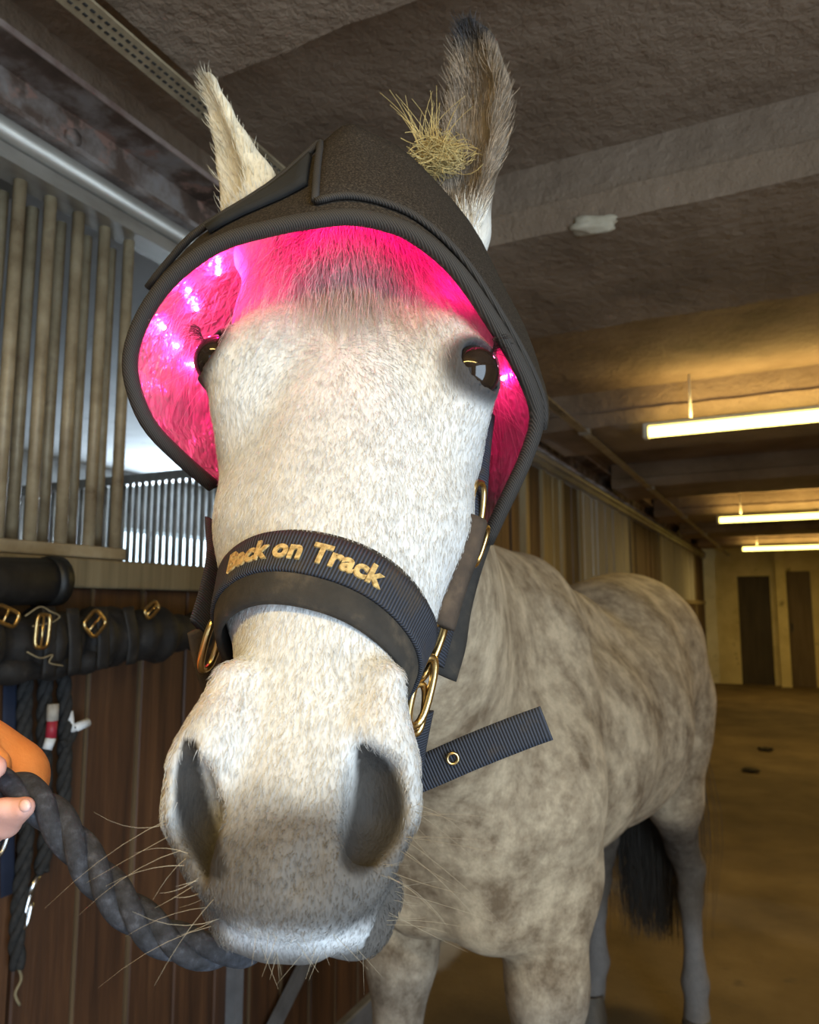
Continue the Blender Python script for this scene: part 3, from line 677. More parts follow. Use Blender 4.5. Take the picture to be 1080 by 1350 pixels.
# fur inside and along the ears
def earfur(P, mat, n, spread, name, var):
    L = []; K = []; C = catmull([W(*q[:3]) for q in P], 40); Rd = np.interp(np.linspace(0,1,40), np.linspace(0,1,len(P)), [q[3] for q in P])
    tries = 0
    while len(L) < n and tries < n*4:
        tries += 1; i = rng.integers(2,37); off = rng.uniform(-1.0,1.0)*Rd[i]*1.0
        q0 = Vector(C[i])+C_R*off; q = CAM + (q0-CAM)*1.0; dd = (q-CAM); px = 540+FPX*dd.dot(C_R)/dd.dot(C_F); py = 675-FPX*dd.dot(C_U)/dd.dot(C_F)
        h, nr = hit(px, py)
        if h is None or (h-CAM).dot(C_F) > 0.80: continue
        d = (Vector(C[min(39,i+3)])-Vector(C[i])).normalized(); d = (d + C_R*(off/Rd[i])*0.45 + nr*0.35 + Vector(rng.normal(0,spread,3))).normalized(); ln = rng.uniform(0.010,0.026)*(0.5+Rd[i]/0.033*0.5)
        L.append([np.array(h+d*ln*t-nr*0.3*ln*t*t) for t in np.linspace(0,1,4)])
        K.append(c[earv[np.argmin(((HV[earv]-np.array(h))**2).sum(1))]]*rng.uniform(*var))
    if L: hairs(name, L, 0.00032, M_horse, horse, cols=np.array(K))
earv = np.nonzero(HV[:,2] > 1.76)[0][::2]
earfur(PR, None, 2000, 0.16, 'ear_fur', (0.35,2.6))
earfur(PL, None, 420, 0.10, 'ear_fur', (0.8,1.15))
# short coat hair on the face: tiny strands along the lie of the coat
pid = np.nonzero((h_s > -0.10) & (h_s < 0.40) & (zz < 0.70) & (PX > 150) & (PX < 720) & (np.linalg.norm(HV-np.array(EYE[1]),axis=1) > 0.032) & (np.linalg.norm(HV-np.array(EYE[-1]),axis=1) > 0.03) & (nos < 0.3))[0]
horse_me.update(); NN = np.zeros(len(HV)*3, np.float32); horse_me.vertices.foreach_get('normal', NN); NN = NN.reshape(-1,3)
vis = pid[(NN[pid]@np.array(-C_F)) > -0.35]
sel = rng.choice(vis, 42000)
nr = NN[sel]; base = HV[sel] + rng.normal(0,0.0012,(len(sel),3)); base -= nr*((base-HV[sel])*nr).sum(1,keepdims=True)
wh = np.array(hit(443,458)[0]); rad = base-wh; rl = np.linalg.norm(rad,axis=1,keepdims=True); f = np.clip(1-rl/0.10,0,1)
dirn = np.array(HS)[None]*(1-f) + rad/(rl+1e-6)*f + rng.normal(0,0.22,(len(sel),3)) ; dirn -= nr*(dirn*nr).sum(1,keepdims=True); dirn /= np.linalg.norm(dirn,axis=1,keepdims=True)+1e-9
ln = rng.uniform(0.004,0.008,(len(sel),1))*np.where(mz_[sel][:,None] > 0.5, 0.5, 1)
pts_ = [base-nr*0.0003+dirn*ln*t+nr*(0.0014*math.sin(t*2.2)) for t in (0,0.55,1)]
Lc = np.stack(pts_,1)
hairs('face_coat', Lc, 0.00020, M_horse, horse, 0.15, cols=c[sel]*rng.uniform(0.88,1.12,(len(sel),1)))
# tail, mane and hooves
L = []
t0 = HB(1.70,0,1.36)
for k in range(1800):
    a, q = rng.normal(0,0.04), rng.normal(0,0.035); en = rng.uniform(0.35,0.75)
    P = [t0+Vector((a*0.4,0,q*0.3)), t0+Vector((a,0.075+0.3*abs(q),-0.08)), t0+Vector((a*1.3,0.10+q*0.4,-0.35)), t0+Vector((a*1.7+rng.normal(0,.01),0.09+q,-0.70)), t0+Vector((a*1.5,0.07+q,-0.80-0.45*en))]
    L.append(catmull([np.array(p) for p in P], 12))
hairs('tail', L, 0.0016, M_tail, horse)
L = []
crest = catmull([np.array(poll+Vector((0,0.03,0.095))), np.array(poll.lerp(nb_,0.5)+Vector((-0.045,0.05,0.115))), np.array(HB(0.34,0,1.50))], 30)
for k in range(900):
    i = rng.integers(0,30); p = Vector(crest[i]); h = bvh.find_nearest(p)[0]; ln = rng.uniform(0.10,0.20)
    L.append([np.array(h+Vector((-0.5*t-0.02,rng.normal(0,.006),0.10*t-0.9*t*t))*ln+Vector((-0.03*t,0,0))) for t in np.linspace(0,1,6)])
hairs('mane', L, 0.0011, M_fore, horse)
M_hoof = surf('hoof_horn',[(0.3,(0.07,0.055,0.04)),(0.7,(0.16,0.13,0.095))],30,4,0.6,stretch=(1,1,0.3))
for P in LEGS:
    c0 = P[-1][0]; fw = -0.018
    rings = []
    for zz_, rr_, oy in ((0.0,0.066,fw-0.008),(0.02,0.063,fw-0.004),(0.05,0.056,fw+0.003),(0.085,0.049,fw+0.012)):
        rings.append([(c0.x+rr_*0.92*math.cos(t), c0.y+oy+rr_*math.sin(t), zz_) for t in np.linspace(0,2*math.pi,20,endpoint=False)])
    mb = MB().grid(rings, closed=True); mb.add(rings[0],[tuple(range(19,-1,-1))]); mb.add(rings[-1],[tuple(range(20))])
    mb.build('hoof', M_hoof, horse)
# wisp of hay caught in the ear
L = []
hc_ = hit(585,205)[0] or W(585,205,0.72)
hc_ = W(580,205,(hc_-CAM).dot(C_F)-0.012)
for k in range(420):
    th = rng.uniform(0,6.28); rr_ = rng.uniform(0.004,0.020); p = hc_ + C_R*(rng.normal(0,0.010))+C_U*rng.normal(0,0.007)-C_F*rng.normal(0,0.006)
    d1 = (C_R*rng.normal(0.4,1)+C_U*rng.normal(-0.2,0.45)+C_F*rng.normal(0,0.5)).normalized(); d2 = (C_U*rng.normal(0,0.9)+C_R*rng.normal(0,0.6)).normalized(); ln = rng.uniform(0.015,0.034)
    L.append([np.array(p+d1*ln*(t-0.5)+d2*ln*0.9*(0.25-(t-0.5)**2)) for t in np.linspace(0,1,6)])
for k in range(34):
    p = hc_ + C_R*rng.uniform(-0.022,0.004)+C_U*rng.uniform(0,0.01); d = (C_U+C_R*rng.normal(-0.25,0.25)).normalized(); ln = rng.uniform(0.02,0.062); q = rng.normal(0,0.3)
    L.append([np.array(p+d*ln*t+C_R*q*ln*t*t) for t in np.linspace(0,1,6)])
hay = hairs('hay_wisp', L, 0.00042, M_hay, None, 0.5, False)
tag(hay, 'tangled wisp of dry yellow hay stuck to the horse\'s dark ear', 'hay')
# ================================================================== HOOD WITH PINK LIGHTS
M_hood = surf('black_brown_hood_cloth',[(0.35,(0.016,0.012,0.009)),(0.55,(0.035,0.027,0.020)),(0.72,(0.085,0.066,0.048))],620,3,0.95,bs=0.35,bd=0.0008,bscale=900,spec=0.15)
M_bind, nt, b = new_mat('herringbone_binding')
geo = nt.nodes.new('ShaderNodeNewGeometry'); wv = nt.nodes.new('ShaderNodeTexWave'); wv.wave_type = 'BANDS'; wv.bands_direction = 'DIAGONAL'; wv.inputs['Scale'].default_value = 240; wv.inputs['Distortion'].default_value = 1.0
nt.links.new(geo.outputs['Position'], wv.inputs['Vector']); nt.links.new(mixc(nt, wv.outputs['Fac'], (0.010,0.009,0.008), (0.045,0.036,0.030)), b.inputs['Base Color']); b.inputs['Roughness'].default_value = 0.8; bump(nt, b, wv.outputs['Fac'], 0.4, 0.0007)
M_lin, nt, b = new_mat('crinkled_lining_film')
n1 = noise(nt, 26, 4, 0.6, stretch=(1,1,0.45)); n2 = noise(nt, 48, 3, 0.6, stretch=(1,1,0.3))
nt.links.new(ramp(nt, n1.outputs['Fac'], [(0.40,(0.30,0.22,0.235)),(0.60,(0.36,0.27,0.285))]).outputs[0], b.inputs['Base Color'])
b.inputs['Roughness'].default_value = 0.16; b.inputs['Specular IOR Level'].default_value = 0.8
mx = nt.nodes.new('ShaderNodeMath'); mx.operation = 'ADD'; nt.links.new(n1.outputs['Fac'], mx.inputs[0]); nt.links.new(n2.outputs['Fac'], mx.inputs[1]); bump(nt, b, mx.outputs[0], 1.0, 0.014)
M_led = plain('pink_white_led', (1,0.8,0.9), 0.3, emit=(1.0,0.55,0.80), strength=28)
brim = [(280,640,.705),(238,604,.680),(198,562,.660),(177,515,.648),(172,470,.640),(189,418,.630),(227,366,.618),(290,321,.606),(370,298,.597),(425,289,.593),(460,286,.592),(500,292,.592),(545,309,.592),(600,354,.597),(650,424,.608),(690,492,.622),(708,547,.638),(694,602,.650),(666,662,.660),(642,714,.672)]
rear = [(290,640,.77),(242,606,.76),(196,562,.75),(174,512,.745),(172,462,.735),(192,405,.72),(228,350,.705),(282,302,.69),(380,238,.69),(435,186,.695),(463,170,.70),(495,184,.70),(552,222,.70),(622,310,.70),(668,398,.71),(702,475,.725),(716,540,.74),(700,602,.75),(674,660,.755),(648,712,.76)]
NK = 72
c0 = catmull([W(*q) for q in brim], NK); c1 = catmull([W(*q) for q in rear], NK)
cen = np.array(W(455,420,0.83))
c2 = [cen + (np.array(p)-cen)*0.62 + np.array(C_F)*0.05 for p in c1]
hood = empty('hood', W(455,300,0.68)); tag(hood, 'black cloth hood lit pink inside on the horse\'s head', 'hood')
Grows = []
for j in range(13):
    t = j/12
    if t <= 0.6:
        s = t/0.6; r = [a*(1-s)+b_*s for a, b_ in zip(c0, c1)]; bl = 0.003*math.sin(math.pi*s)
    else:
        s = (t-0.6)/0.4; r = [a*(1-s)+b_*s for a, b_ in zip(c1, c2)]; bl = 0.010*math.sin(math.pi*s)
    out = []
    for k, p in enumerate(r):
        v = p-np.array(W(455,430,0.70)); v /= np.linalg.norm(v)
        out.append(p + v*(bl + 0.0016*math.sin(k*1.1+t*9)*t))
    Grows.append(out)
GA = np.array(Grows)
du = np.gradient(GA, axis=1); dv = np.gradient(GA, axis=0); NG = np.cross(du, dv); NG /= np.linalg.norm(NG, axis=2, keepdims=True)
ce = np.array(W(455,430,0.70)); sg = np.sign(((GA-ce)*NG).sum(2).mean()); NG *= sg
def rows(off): return [[tuple(GA[j,k]+NG[j,k]*off) for k in range(NK)] for j in range(13)]
MB().slab(rows(0.0015), rows(-0.002)).build('shell', M_hood, hood)
LR = []
for j in range(13):
    LR.append([tuple(GA[j,k]+NG[j,k]*(-0.0055-0.0035*math.sin(k*0.9+j*0.7)*math.sin(k*0.37+1.3*j)*min(1,j/3))) for k in range(NK)])
LR2 = [[tuple(np.array(p)+NG[j,k]*0.0012) for k, p in enumerate(r)] for j, r in enumerate(LR)]
MB().slab(LR, LR2).build('lining', M_lin, hood)
MB().tube([tuple(p) for p in GA[0]], 0.0066, 10).build('edge_binding', M_bind, hood)
# overlapping crown panel with its own bound edge, and the closing flap
def patch(k0, k1, j0, j1, o1, o2): return ([[tuple(GA[j,k]+NG[j,k]*o1) for k in range(k0,k1)] for j in range(j0,j1)], [[tuple(GA[j,k]+NG[j,k]*o2) for k in range(k0,k1)] for j in range(j0,j1)])
A_, B_ = patch(33,62,1,9,0.0050,0.0018); MB().slab(A_, B_).build('crown_panel', M_hood, hood)
MB().tube([tuple(GA[1,k]+NG[1,k]*0.005) for k in range(33,62)], 0.0030, 8).build('panel_binding', M_bind, hood)
MB().tube([tuple(GA[j,33]+NG[j,33]*0.0055) for j in range(1,9)], 0.0034, 8).build('panel_binding', M_bind, hood)
A_, B_ = patch(26,33,3,8,0.0075,0.0030); MB().slab(A_, B_).build('closing_flap', plain('black_hook_tape',(0.012,0.011,0.010),0.95), hood)
MB().tube([tuple(GA[7,k]+NG[7,k]*0.006) for k in range(20,34)], 0.0035, 8).build('flap_binding', M_bind, hood)
# lights sewn to the lining
lb = BVHTree.FromPolygons([p for r in LR for p in r], [(i*NK+k,i*NK+k+1,(i+1)*NK+k+1,(i+1)*NK+k) for i in range(12) for k in range(NK-1)])
PINK = (1.0,0.005,0.185); LEDP = 0.085
def glow(q):                                                  # every light of the hood is the same
    l = bpy.data.lights.new('led_glow','POINT'); l.energy = LEDP; l.color = PINK; l.shadow_soft_size = 0.003
    lo = bpy.data.objects.new('led_glow', l); COL.objects.link(lo); lo.location = q; lo.parent = hood; lo.matrix_parent_inverse = Matrix.Translation(-hood.location)
for i,(x,y) in enumerate(((288,345),(288,360),(249,383),(259,407),(216,432),(233,456),(255,481),(675,477),(663,499),(672,456))):
    d = (W(x,y,1)-CAM).normalized(); r_ = lb.ray_cast(CAM, d)
    q = (r_[0] if r_[0] is not None else W(x,y,0.66)) - d*0.004
    me = uvs(q, 0.0021, 10); me.materials.append(M_led); put('led', me, hood)
    glow(q - d*0.007)
for k in (25,28,31,34,37,40,43,46,49): glow(Vector(GA[4,k]-NG[4,k]*0.014))   # the row that goes on behind the brim and reddens the forelock
# loose pink-lit mane hairs against the lining
L = []
for k in range(150):
    left = rng.random() < 0.6
    x0, y0 = (rng.uniform(230,300), rng.uniform(380,520)) if left else (rng.uniform(640,668), rng.uniform(470,560))
    x1 = x0 + (rng.uniform(-60,-5) if left else rng.uniform(2,35)); y1 = y0+rng.uniform(20,110); P = []
    for t in np.linspace(0,1,6):
        d = (W(x0+(x1-x0)*t, y0+(y1-y0)*t**1.3, 1)-CAM).normalized(); r_ = lb.ray_cast(CAM, d); r2 = bvh.ray_cast(CAM, d)
        if r_[0] is None or (r2[0] is not None and r2[3] < r_[3]): break
        P.append(np.array(r_[0]-d*(0.005+0.006*t)))
    if len(P) == 6: L.append(P)
if L: hairs('loose_hairs', L, 0.0003, M_fore, horse)

# ================================================================== HALTER
M_web, nt, b = new_mat('navy_webbing')
tcu = nt.nodes.new('ShaderNodeUVMap'); wv = nt.nodes.new('ShaderNodeTexWave'); wv.bands_direction = 'X'; wv.inputs['Scale'].default_value = 0.55; wv.inputs['Distortion'].default_value = 0.3
nt.links.new(tcu.outputs[0], wv.inputs['Vector']); n_ = noise(nt, 45, 5, 0.65)
c_ = mixc(nt, wv.outputs['Fac'], (0.007,0.0075,0.010), (0.044,0.049,0.068)); c_ = mixc(nt, ramp(nt, n_.outputs['Fac'], [(0.52,(0,0,0)),(0.72,(1,1,1))]).outputs[0], c_, (0.045,0.034,0.026))
nt.links.new(c_, b.inputs['Base Color']); b.inputs['Roughness'].default_value = 0.8; bump(nt, b, wv.outputs['Fac'], 0.7, 0.0012)
M_pad = surf('worn_padding',[(0.3,(0.010,0.009,0.008)),(0.55,(0.030,0.024,0.018)),(0.75,(0.095,0.070,0.045))],32,6,0.85,bs=0.4,bd=0.002,bscale=200)
M_pad2 = surf('brown_padding',[(0.3,(0.020,0.014,0.010)),(0.55,(0.060,0.040,0.026)),(0.75,(0.13,0.088,0.055))],30,6,0.85,bs=0.4,bd=0.002,bscale=200)
M_gold = plain('worn_brass', (0.78,0.55,0.24), 0.28, 1.0)
M_text = surf('gold_embroidery',[(0.35,(0.30,0.19,0.06)),(0.6,(0.62,0.43,0.17))],300,3,0.7,bs=0.5,bd=0.001)
def setuv(me, U):                                            # per-vertex uv
    l = me.uv_layers.new(name='UVMap'); vi = np.zeros(len(me.loops), np.int32); me.loops.foreach_get('vertex_index', vi); l.data.foreach_set('uv', np.array(U, np.float32)[vi].ravel())
def strap(name, path, wv_, width, th, mat, parent, rnd=1.0, nw=7):
    """flat strap: path points, width direction per point, thickness"""
    n = len(path); path = [Vector(p) for p in path]; A = []; B = []; U = []; s = 0
    wv_ = [Vector(q) for q in wv_] if hasattr(wv_[0], '__len__') else [Vector(wv_)]*n
    for i in range(n):
        T = (path[min(i+1,n-1)]-path[max(i-1,0)]).normalized(); wd = (wv_[i]-T*wv_[i].dot(T)).normalized(); N = T.cross(wd)
        if i: s += (path[i]-path[i-1]).length
        wid = width[i] if hasattr(width,'__len__') else width
        ra, rb = [], []
        for j in range(nw):
            q = -1+2*j/(nw-1); hh = th*0.5*(1-rnd*0.75*abs(q)**4)
            ra.append(path[i]+wd*q*wid*0.5+N*hh); rb.append(path[i]+wd*q*wid*0.5-N*hh); U.append((s/0.0042, q))
        A.append(ra); B.append(rb)
    mb = MB().slab(A, B); me = mb.mesh(name); setuv(me, U+U); me.materials.append(mat); return put(name, me, parent)
halter = empty('halter', hit(400,740)[0]); tag(halter, 'navy webbing halter with dark padding, gold lettering and brass rings', 'halter')
# noseband: the plane through three points of the face, wrapped round the nose
p_f, p_r, p_l = hit(392,738)[0], hit(548,838)[0], hit(300,776)[0]
vn = (p_r-p_f).cross(p_l-p_f).normalized()
if vn.dot(HS) > 0: vn = -vn                                   # vn: up the face
o_ = p_f - HW*0.055; o_ = o_ - vn*(o_-p_f).dot(vn)
b1 = (HU - vn*HU.dot(vn)).normalized(); b2 = b1.cross(vn); b2 = b2 if b2.dot(HW) > 0 else -b2
def nose(phi, h):                                             # surface point and outward direction at angle phi, h metres up the face
    oo = o_ + vn*h; d = b1*math.sin(phi)+b2*math.cos(phi); q = bvh.ray_cast(oo, d); return q[0], d
NPH = 120
prof = []; 
for i in range(NPH):
    phi = 2*math.pi*i/NPH; q, d = nose(phi, 0); prof.append((q-o_).length)
prof = np.array(prof); kk = np.hanning(15); kk /= kk.sum(); prof = np.convolve(np.concatenate([prof[-7:],prof,prof[:7]]), kk, 'valid')
def band(name, h0, h1, off0, off1, mat, nh=9, bulge=0.0, edge=0.0):
    A, B, U = [], [], []; s = 0
    for i in range(NPH+1):
        ii = i+NPH//2; phi = 2*math.pi*ii/NPH; d = b1*math.sin(phi)+b2*math.cos(phi); r0 = prof[ii % NPH]; ra, rb = [], []
        for j in range(nh):
            t = j/(nh-1); h = h0+(h1-h0)*t; q, _ = nose(phi, h); r1 = 0.5*r0+0.5*((q-(o_+vn*h)).length)
            bo = bulge*(1-(2*t-1)**4)
            ra.append(o_+vn*h+d*(r1+off1+bo-edge*(2*t-1)**6)); rb.append(o_+vn*h+d*(r1+off0)); U.append((s/0.0042, t))
        A.append(ra); B.append(rb); s += (r0+off1)*2*math.pi/NPH
    me = MB().slab(A, B).mesh(name); setuv(me, U+U); me.materials.append(mat); return put(name, me, halter)
band('noseband_padding', -0.034, 0.0245, -0.001, 0.003, M_pad, 11, 0.0035)
nbw = band('noseband', -0.0155, 0.0150, 0.006, 0.0095, M_web, 7)
# lettering
cu = bpy.data.curves.new('lettering','FONT'); cu.body = 'Back on Track'; cu.size = 0.0200; cu.align_x = 'CENTER'; cu.offset = 0.0008; cu.extrude = 0.0006; cu.space_character = 1.02; cu.resolution_u = 4
to = bpy.data.objects.new('tmp', cu); COL.objects.link(to); dg = bpy.context.evaluated_depsgraph_get(); dg.update()
tm = bpy.data.meshes.new_from_object(to.evaluated_get(dg)); bpy.data.objects.remove(to)
bm = bmesh.new(); bm.from_mesh(tm); xs_ = [v.co.x for v in bm.verts]; x = min(xs_)
while x < max(xs_):
    bmesh.ops.bisect_plane(bm, geom=bm.verts[:]+bm.edges[:]+bm.faces[:], plane_co=(x,0,0), plane_no=(1,0,0)); x += 0.0035
arc = [0]; 
for i in range(1, NPH): arc.append(arc[-1]+(prof[i]+prof[i-1])*0.5*2*math.pi/NPH + 0.0096*2*math.pi/NPH)
arcP = np.array([-(a) for a in arc[::-1]][:0] + arc)
def phi_at(s):
    if s >= 0: return np.interp(s, arcP, np.arange(NPH)*2*math.pi/NPH)
    back = [0]
    for i in range(1, NPH//2): back.append(back[-1]+(prof[-i]+prof[-i+1 if i > 1 else 0])*0.5*2*math.pi/NPH+0.0096*2*math.pi/NPH)
    return -np.interp(-s, back, np.arange(len(back))*2*math.pi/NPH)
TX0 = 0.003
for v in bm.verts:
    phi = phi_at(v.co.x+TX0); h = v.co.y-0.0070; q, d = nose(phi, h); i = phi/(2*math.pi)*NPH; i0 = int(math.floor(i)); fr = i-i0
    r0 = prof[i0 % NPH]*(1-fr)+prof[(i0+1) % NPH]*fr; r1 = 0.5*r0+0.5*((q-(o_+vn*h)).length)
    v.co = o_+vn*h+d*(r1+0.0101+v.co.z)
me = bpy.data.meshes.new('lettering'); bm.to_mesh(me); bm.free(); me.materials.append(M_text)
lt = put('lettering', me, nbw)
lt['label'] = 'gold embroidered lettering Back on Track'
def ring(name, c_, a_, b_v, ra, rb, r, mat=None, sq=2.6, n=28, parent=None):   # superelliptic ring in the plane of a_, b_v
    a_, b_v = Vector(a_).normalized(), Vector(b_v).normalized(); P = []
    for i in range(n):
        t = 2*math.pi*i/n; cx, sx = math.cos(t), math.sin(t)
        P.append(Vector(c_)+a_*ra*math.copysign(abs(cx)**(2/sq),cx)+b_v*rb*math.copysign(abs(sx)**(2/sq),sx))
    return MB().tube(P, r, 8, closed=True).build(name, mat or M_gold, parent or halter)
def wpath(q, n=24): return catmull([W(*p) for p in q], n)
# near cheek: strap, padding, rings, buckle, tongue, throat strap
side = (C_R*0.75+C_F*0.4+C_U*0.25)
strap('cheek_strap', wpath([(571,872,.578),(590,805,.600),(612,735,.615),(628,660,.635),(634,590,.655),(640,540,.675)]), (C_R*0.8+C_F*0.75), 0.024, 0.004, M_web, halter)
strap('cheek_padding', wpath([(584,826,.560),(598,778,.570),(616,728,.582),(628,684,.594)]), (C_R*0.9+C_F*0.35), 0.019, 0.012, M_pad2, halter)
strap('strap_keeper', wpath([(583,850,.590),(598,800,.603),(617,742,.618),(632,690,.630)]), (C_R*0.4+C_F*0.9), 0.016, 0.006, M_web, halter)
ring('buckle', W(629,668,.622), C_U*0.97+C_R*0.1, C_R*0.5+C_F*0.8, 0.020, 0.011, 0.0026)
ring('buckle', W(633,720,.628), C_U*0.95+C_R*0.3, C_R*0.4+C_F*0.9, 0.017, 0.009, 0.0022)
ring('side_ring', W(566,858,.565), C_U*0.9+C_R*0.35, C_R*0.6+C_F*0.8, 0.024, 0.011, 0.0030)
ring('lower_ring', W(556,912,.560), C_U*0.95+C_R*0.22, C_R*0.75+C_F*0.6, 0.026, 0.009, 0.0032)
ring('lower_ring', W(549,935,.566), C_U*0.98+C_R*0.1, C_R*0.75+C_F*0.6, 0.019, 0.008, 0.0028)
strap('chin_strap', wpath([(562,940,.572),(553,985,.580),(545,1030,.590),(520,1060,.605)]), (C_R*0.7+C_F*0.7), 0.016, 0.004, M_web, halter)
strap('throat_strap', wpath([(586,892,.615),(598,850,.625),(606,800,.640),(622,740,.660),(640,690,.69)]), (C_R*0.9+C_F*0.5-C_U*.2), 0.024, 0.005, M_pad, halter)
lst = strap('loose_strap', wpath([(500,1042,.600),(560,1018,.592),(620,992,.585),(680,968,.580),(721,953,.578)]), (C_U*0.95+C_R*0.3), 0.0270, 0.0032, M_web, halter)
ring('eyelet', W(597,1000,.584), C_R, C_U, 0.0042, 0.0042, 0.0012, sq=2)
# off cheek: webbing end, ring and strap seen at the left of the nose
strap('cheek_strap', wpath([(262,828,.60),(276,780,.625),(285,730,.65),(284,690,.68)]), (C_R*0.3+C_F*0.9), 0.024, 0.004, M_web, halter)
ring('side_ring', W(279,848,.585), C_U*0.95+C_R*0.25, C_R*0.3+C_F*0.95, 0.021, 0.010, 0.0030)
strap('chin_strap', wpath([(258,830,.60),(265,865,.605),(275,900,.61),(300,960,.62)]), (C_R*0.6+C_F*0.8), 0.016, 0.004, M_pad2, halter)
# ================================================================== LEAD ROPE, HAND AND TACK ON THE STALL FRONT
M_rope = surf('black_cotton_rope',[(0.3,(0.010,0.010,0.012)),(0.55,(0.030,0.031,0.038)),(0.8,(0.085,0.088,0.105))],120,4,0.85,bs=0.6,bd=0.0015,bscale=330)
M_ropek = surf('dark_tack_rope',[(0.3,(0.006,0.006,0.006)),(0.7,(0.028,0.026,0.025))],90,4,0.85,bs=0.6,bd=0.0015,bscale=260)
M_chrome = plain('snap_steel', (0.72,0.73,0.75), 0.25, 1.0)
M_leath = surf('black_leather',[(0.3,(0.006,0.005,0.005)),(0.6,(0.018,0.015,0.013)),(0.8,(0.05,0.042,0.036))],30,6,0.65,bs=0.4,bd=0.003,bscale=120)
def twist(path, R, r, pitch, mat, parent, n=None, ns=10, name='strand', ph0=0.0):
    P = [Vector(p) for p in path]; m = len(P); T = [(P[min(i+1,m-1)]-P[max(i-1,0)]).normalized() for i in range(m)]
    ref = Vector((0,0,1)) if abs(T[0].z) < 0.8 else Vector((1,0,0)); N = (ref-T[0]*ref.dot(T[0])).normalized(); s = 0; fr = []
    for i in range(m):
        N = (N-T[i]*N.dot(T[i])).normalized(); s += (P[i]-P[i-1]).length if i else 0; fr.append((N.copy(), T[i].cross(N), s))
    for k in range(3):
        MB().tube([P[i]+(fr[i][0]*math.cos(2*math.pi*fr[i][2]/pitch+k*2.0944+ph0)+fr[i][1]*math.sin(2*math.pi*fr[i][2]/pitch+k*2.0944+ph0))*R for i in range(m)], r, ns).build(name, mat, parent)
rope = empty('lead_rope', W(150,1150,0.52)); tag(rope, 'thick black three-strand lead rope running from hand to halter', 'rope')
RP = [(-330,1240,.50),(-200,1110,.52),(-90,1040,.535),(-10,1033,.535),(40,1050,.53),(85,1095,.525),(125,1150,.52),(170,1200,.515),(225,1240,.515),(290,1252,.52),(360,1235,.545),(420,1195,.575),(470,1140,.60)]
twist(catmull([W(*q) for q in RP], 200), 0.0062, 0.0072, 0.092, M_rope, rope)
MB().tube(catmull([W(452,1160,.592),W(480,1120,.600),W(515,1075,.602)],10), 0.006, 10).build('snap_hook', M_chrome, rope)

# --- hand and sleeve of the photographer's arm, holding the rope
def setgrid(lo, hi, st):
    global gx, gy, gz, Fv
    gx, gy, gz = (np.arange(lo[i], hi[i]+st, st, dtype=np.float32) for i in range(3)); Fv = np.ones((len(gx),len(gy),len(gz)), np.float32)
SHO = Vector((-0.30,-0.24,1.30)); ELB = W(-620,1180,.42)
arm_pts = [W(-20,1085,.545), W(-110,1075,.53), W(-230,1030,.57), ELB, SHO]
al = [np.array(p) for p in arm_pts]; lo = np.min(al,0)-0.08; hi = np.max(al,0)+0.10; lo = lo-0.02
setgrid(lo, hi, 0.0030)
# palm, wrist, forearm
chain([(W(-95,1062,.548),0.021),(W(-60,1075,.556),0.023),(W(-35,1062,.560),0.019)], 0.02)
chain([(W(-90,1066,.552),0.023),(W(-150,1040,.572),0.024),(W(-300,1040,.535),0.030),(ELB,0.040)], 0.02)
for k, (dx, ln) in enumerate(((0,1.0),(-27,1.06),(-54,1.02),(-80,0.85))):      # four fingers closing round the rope from behind and under it
    x = -4+dx; r = 0.0088-0.0006*k
    a = [W(x-14,1030,.566), W(x-4,1008,.548), W(x+2,1012,.520)]
    chain([(W(x-20,1062,.566),r*1.1),(W(x-4,1092,.552),r*1.05),(W(x+12,1086,.527),r),(W(x+30+6*ln,1064,.512),r*0.86)], 0.006)
chain([(W(-85,1050,.545),0.014),(W(-62,1012,.528),0.0112),(W(-30,1004,.516),0.0095),(W(-8,1012,.509),0.0085)], 0.008)   # thumb over the top
AV, AQ = surface_nets(Fv); AV = lap(AV, AQ, 2)
M_skin, nt, b = new_mat('skin'); n_ = noise(nt, 40, 4); nt.links.new(mixc(nt, n_.outputs['Fac'], (0.55,0.27,0.21), (0.74,0.42,0.34)), b.inputs['Base Color']); b.inputs['Roughness'].default_value = 0.5
b.inputs['Subsurface Weight'].default_value = 0.1; b.inputs['Subsurface Radius'].default_value = (0.01,0.004,0.002); bump(nt, b, noise(nt, 300, 3).outputs['Fac'], 0.2, 0.001)
ame = mesh_np('person', AV, AQ); ame.materials.append(M_skin); person = bpy.data.objects.new('person', ame); COL.objects.link(person)
tag(person, 'arm in an orange sleeve with fingers closed round the lead rope', 'person')
me = uvs(Vector((0,0,0)), 1.0, 12); me.materials.append(plain('fingernail',(0.80,0.50,0.44),0.3))
nail = put('fingernail', me, person, W(33,1062,.5055)); nail.scale = (0.0050,0.0030,0.0042)
setgrid(lo-0.03, hi+0.03, 0.0045)
chain([(W(14,1026,.612),0.030),(W(-60,1010,.600),0.037),(W(-160,1010,.575),0.044),(W(-300,1040,.535),0.052),(ELB,0.060),(SHO,0.078)], 0.03)
for k in range(7):                                           # folds of the sleeve
    x = -20-48*k; chain([(W(x,975-2*k,.575-.010*k),0.006),(W(x+14,1010,.560-.012*k),0.007),(W(x+20,1050,.565-.012*k),0.006)], 0.02)
SV, SQ = surface_nets(Fv); SV = lap(SV, SQ, 3); sme = mesh_np('sleeve', SV, SQ)
sme.materials.append(surf('orange_jacket_cloth',[(0.3,(0.78,0.24,0.05)),(0.7,(0.92,0.34,0.09))],30,4,0.75,bs=0.3,bd=0.002,bscale=300)); put('sleeve', sme, person)

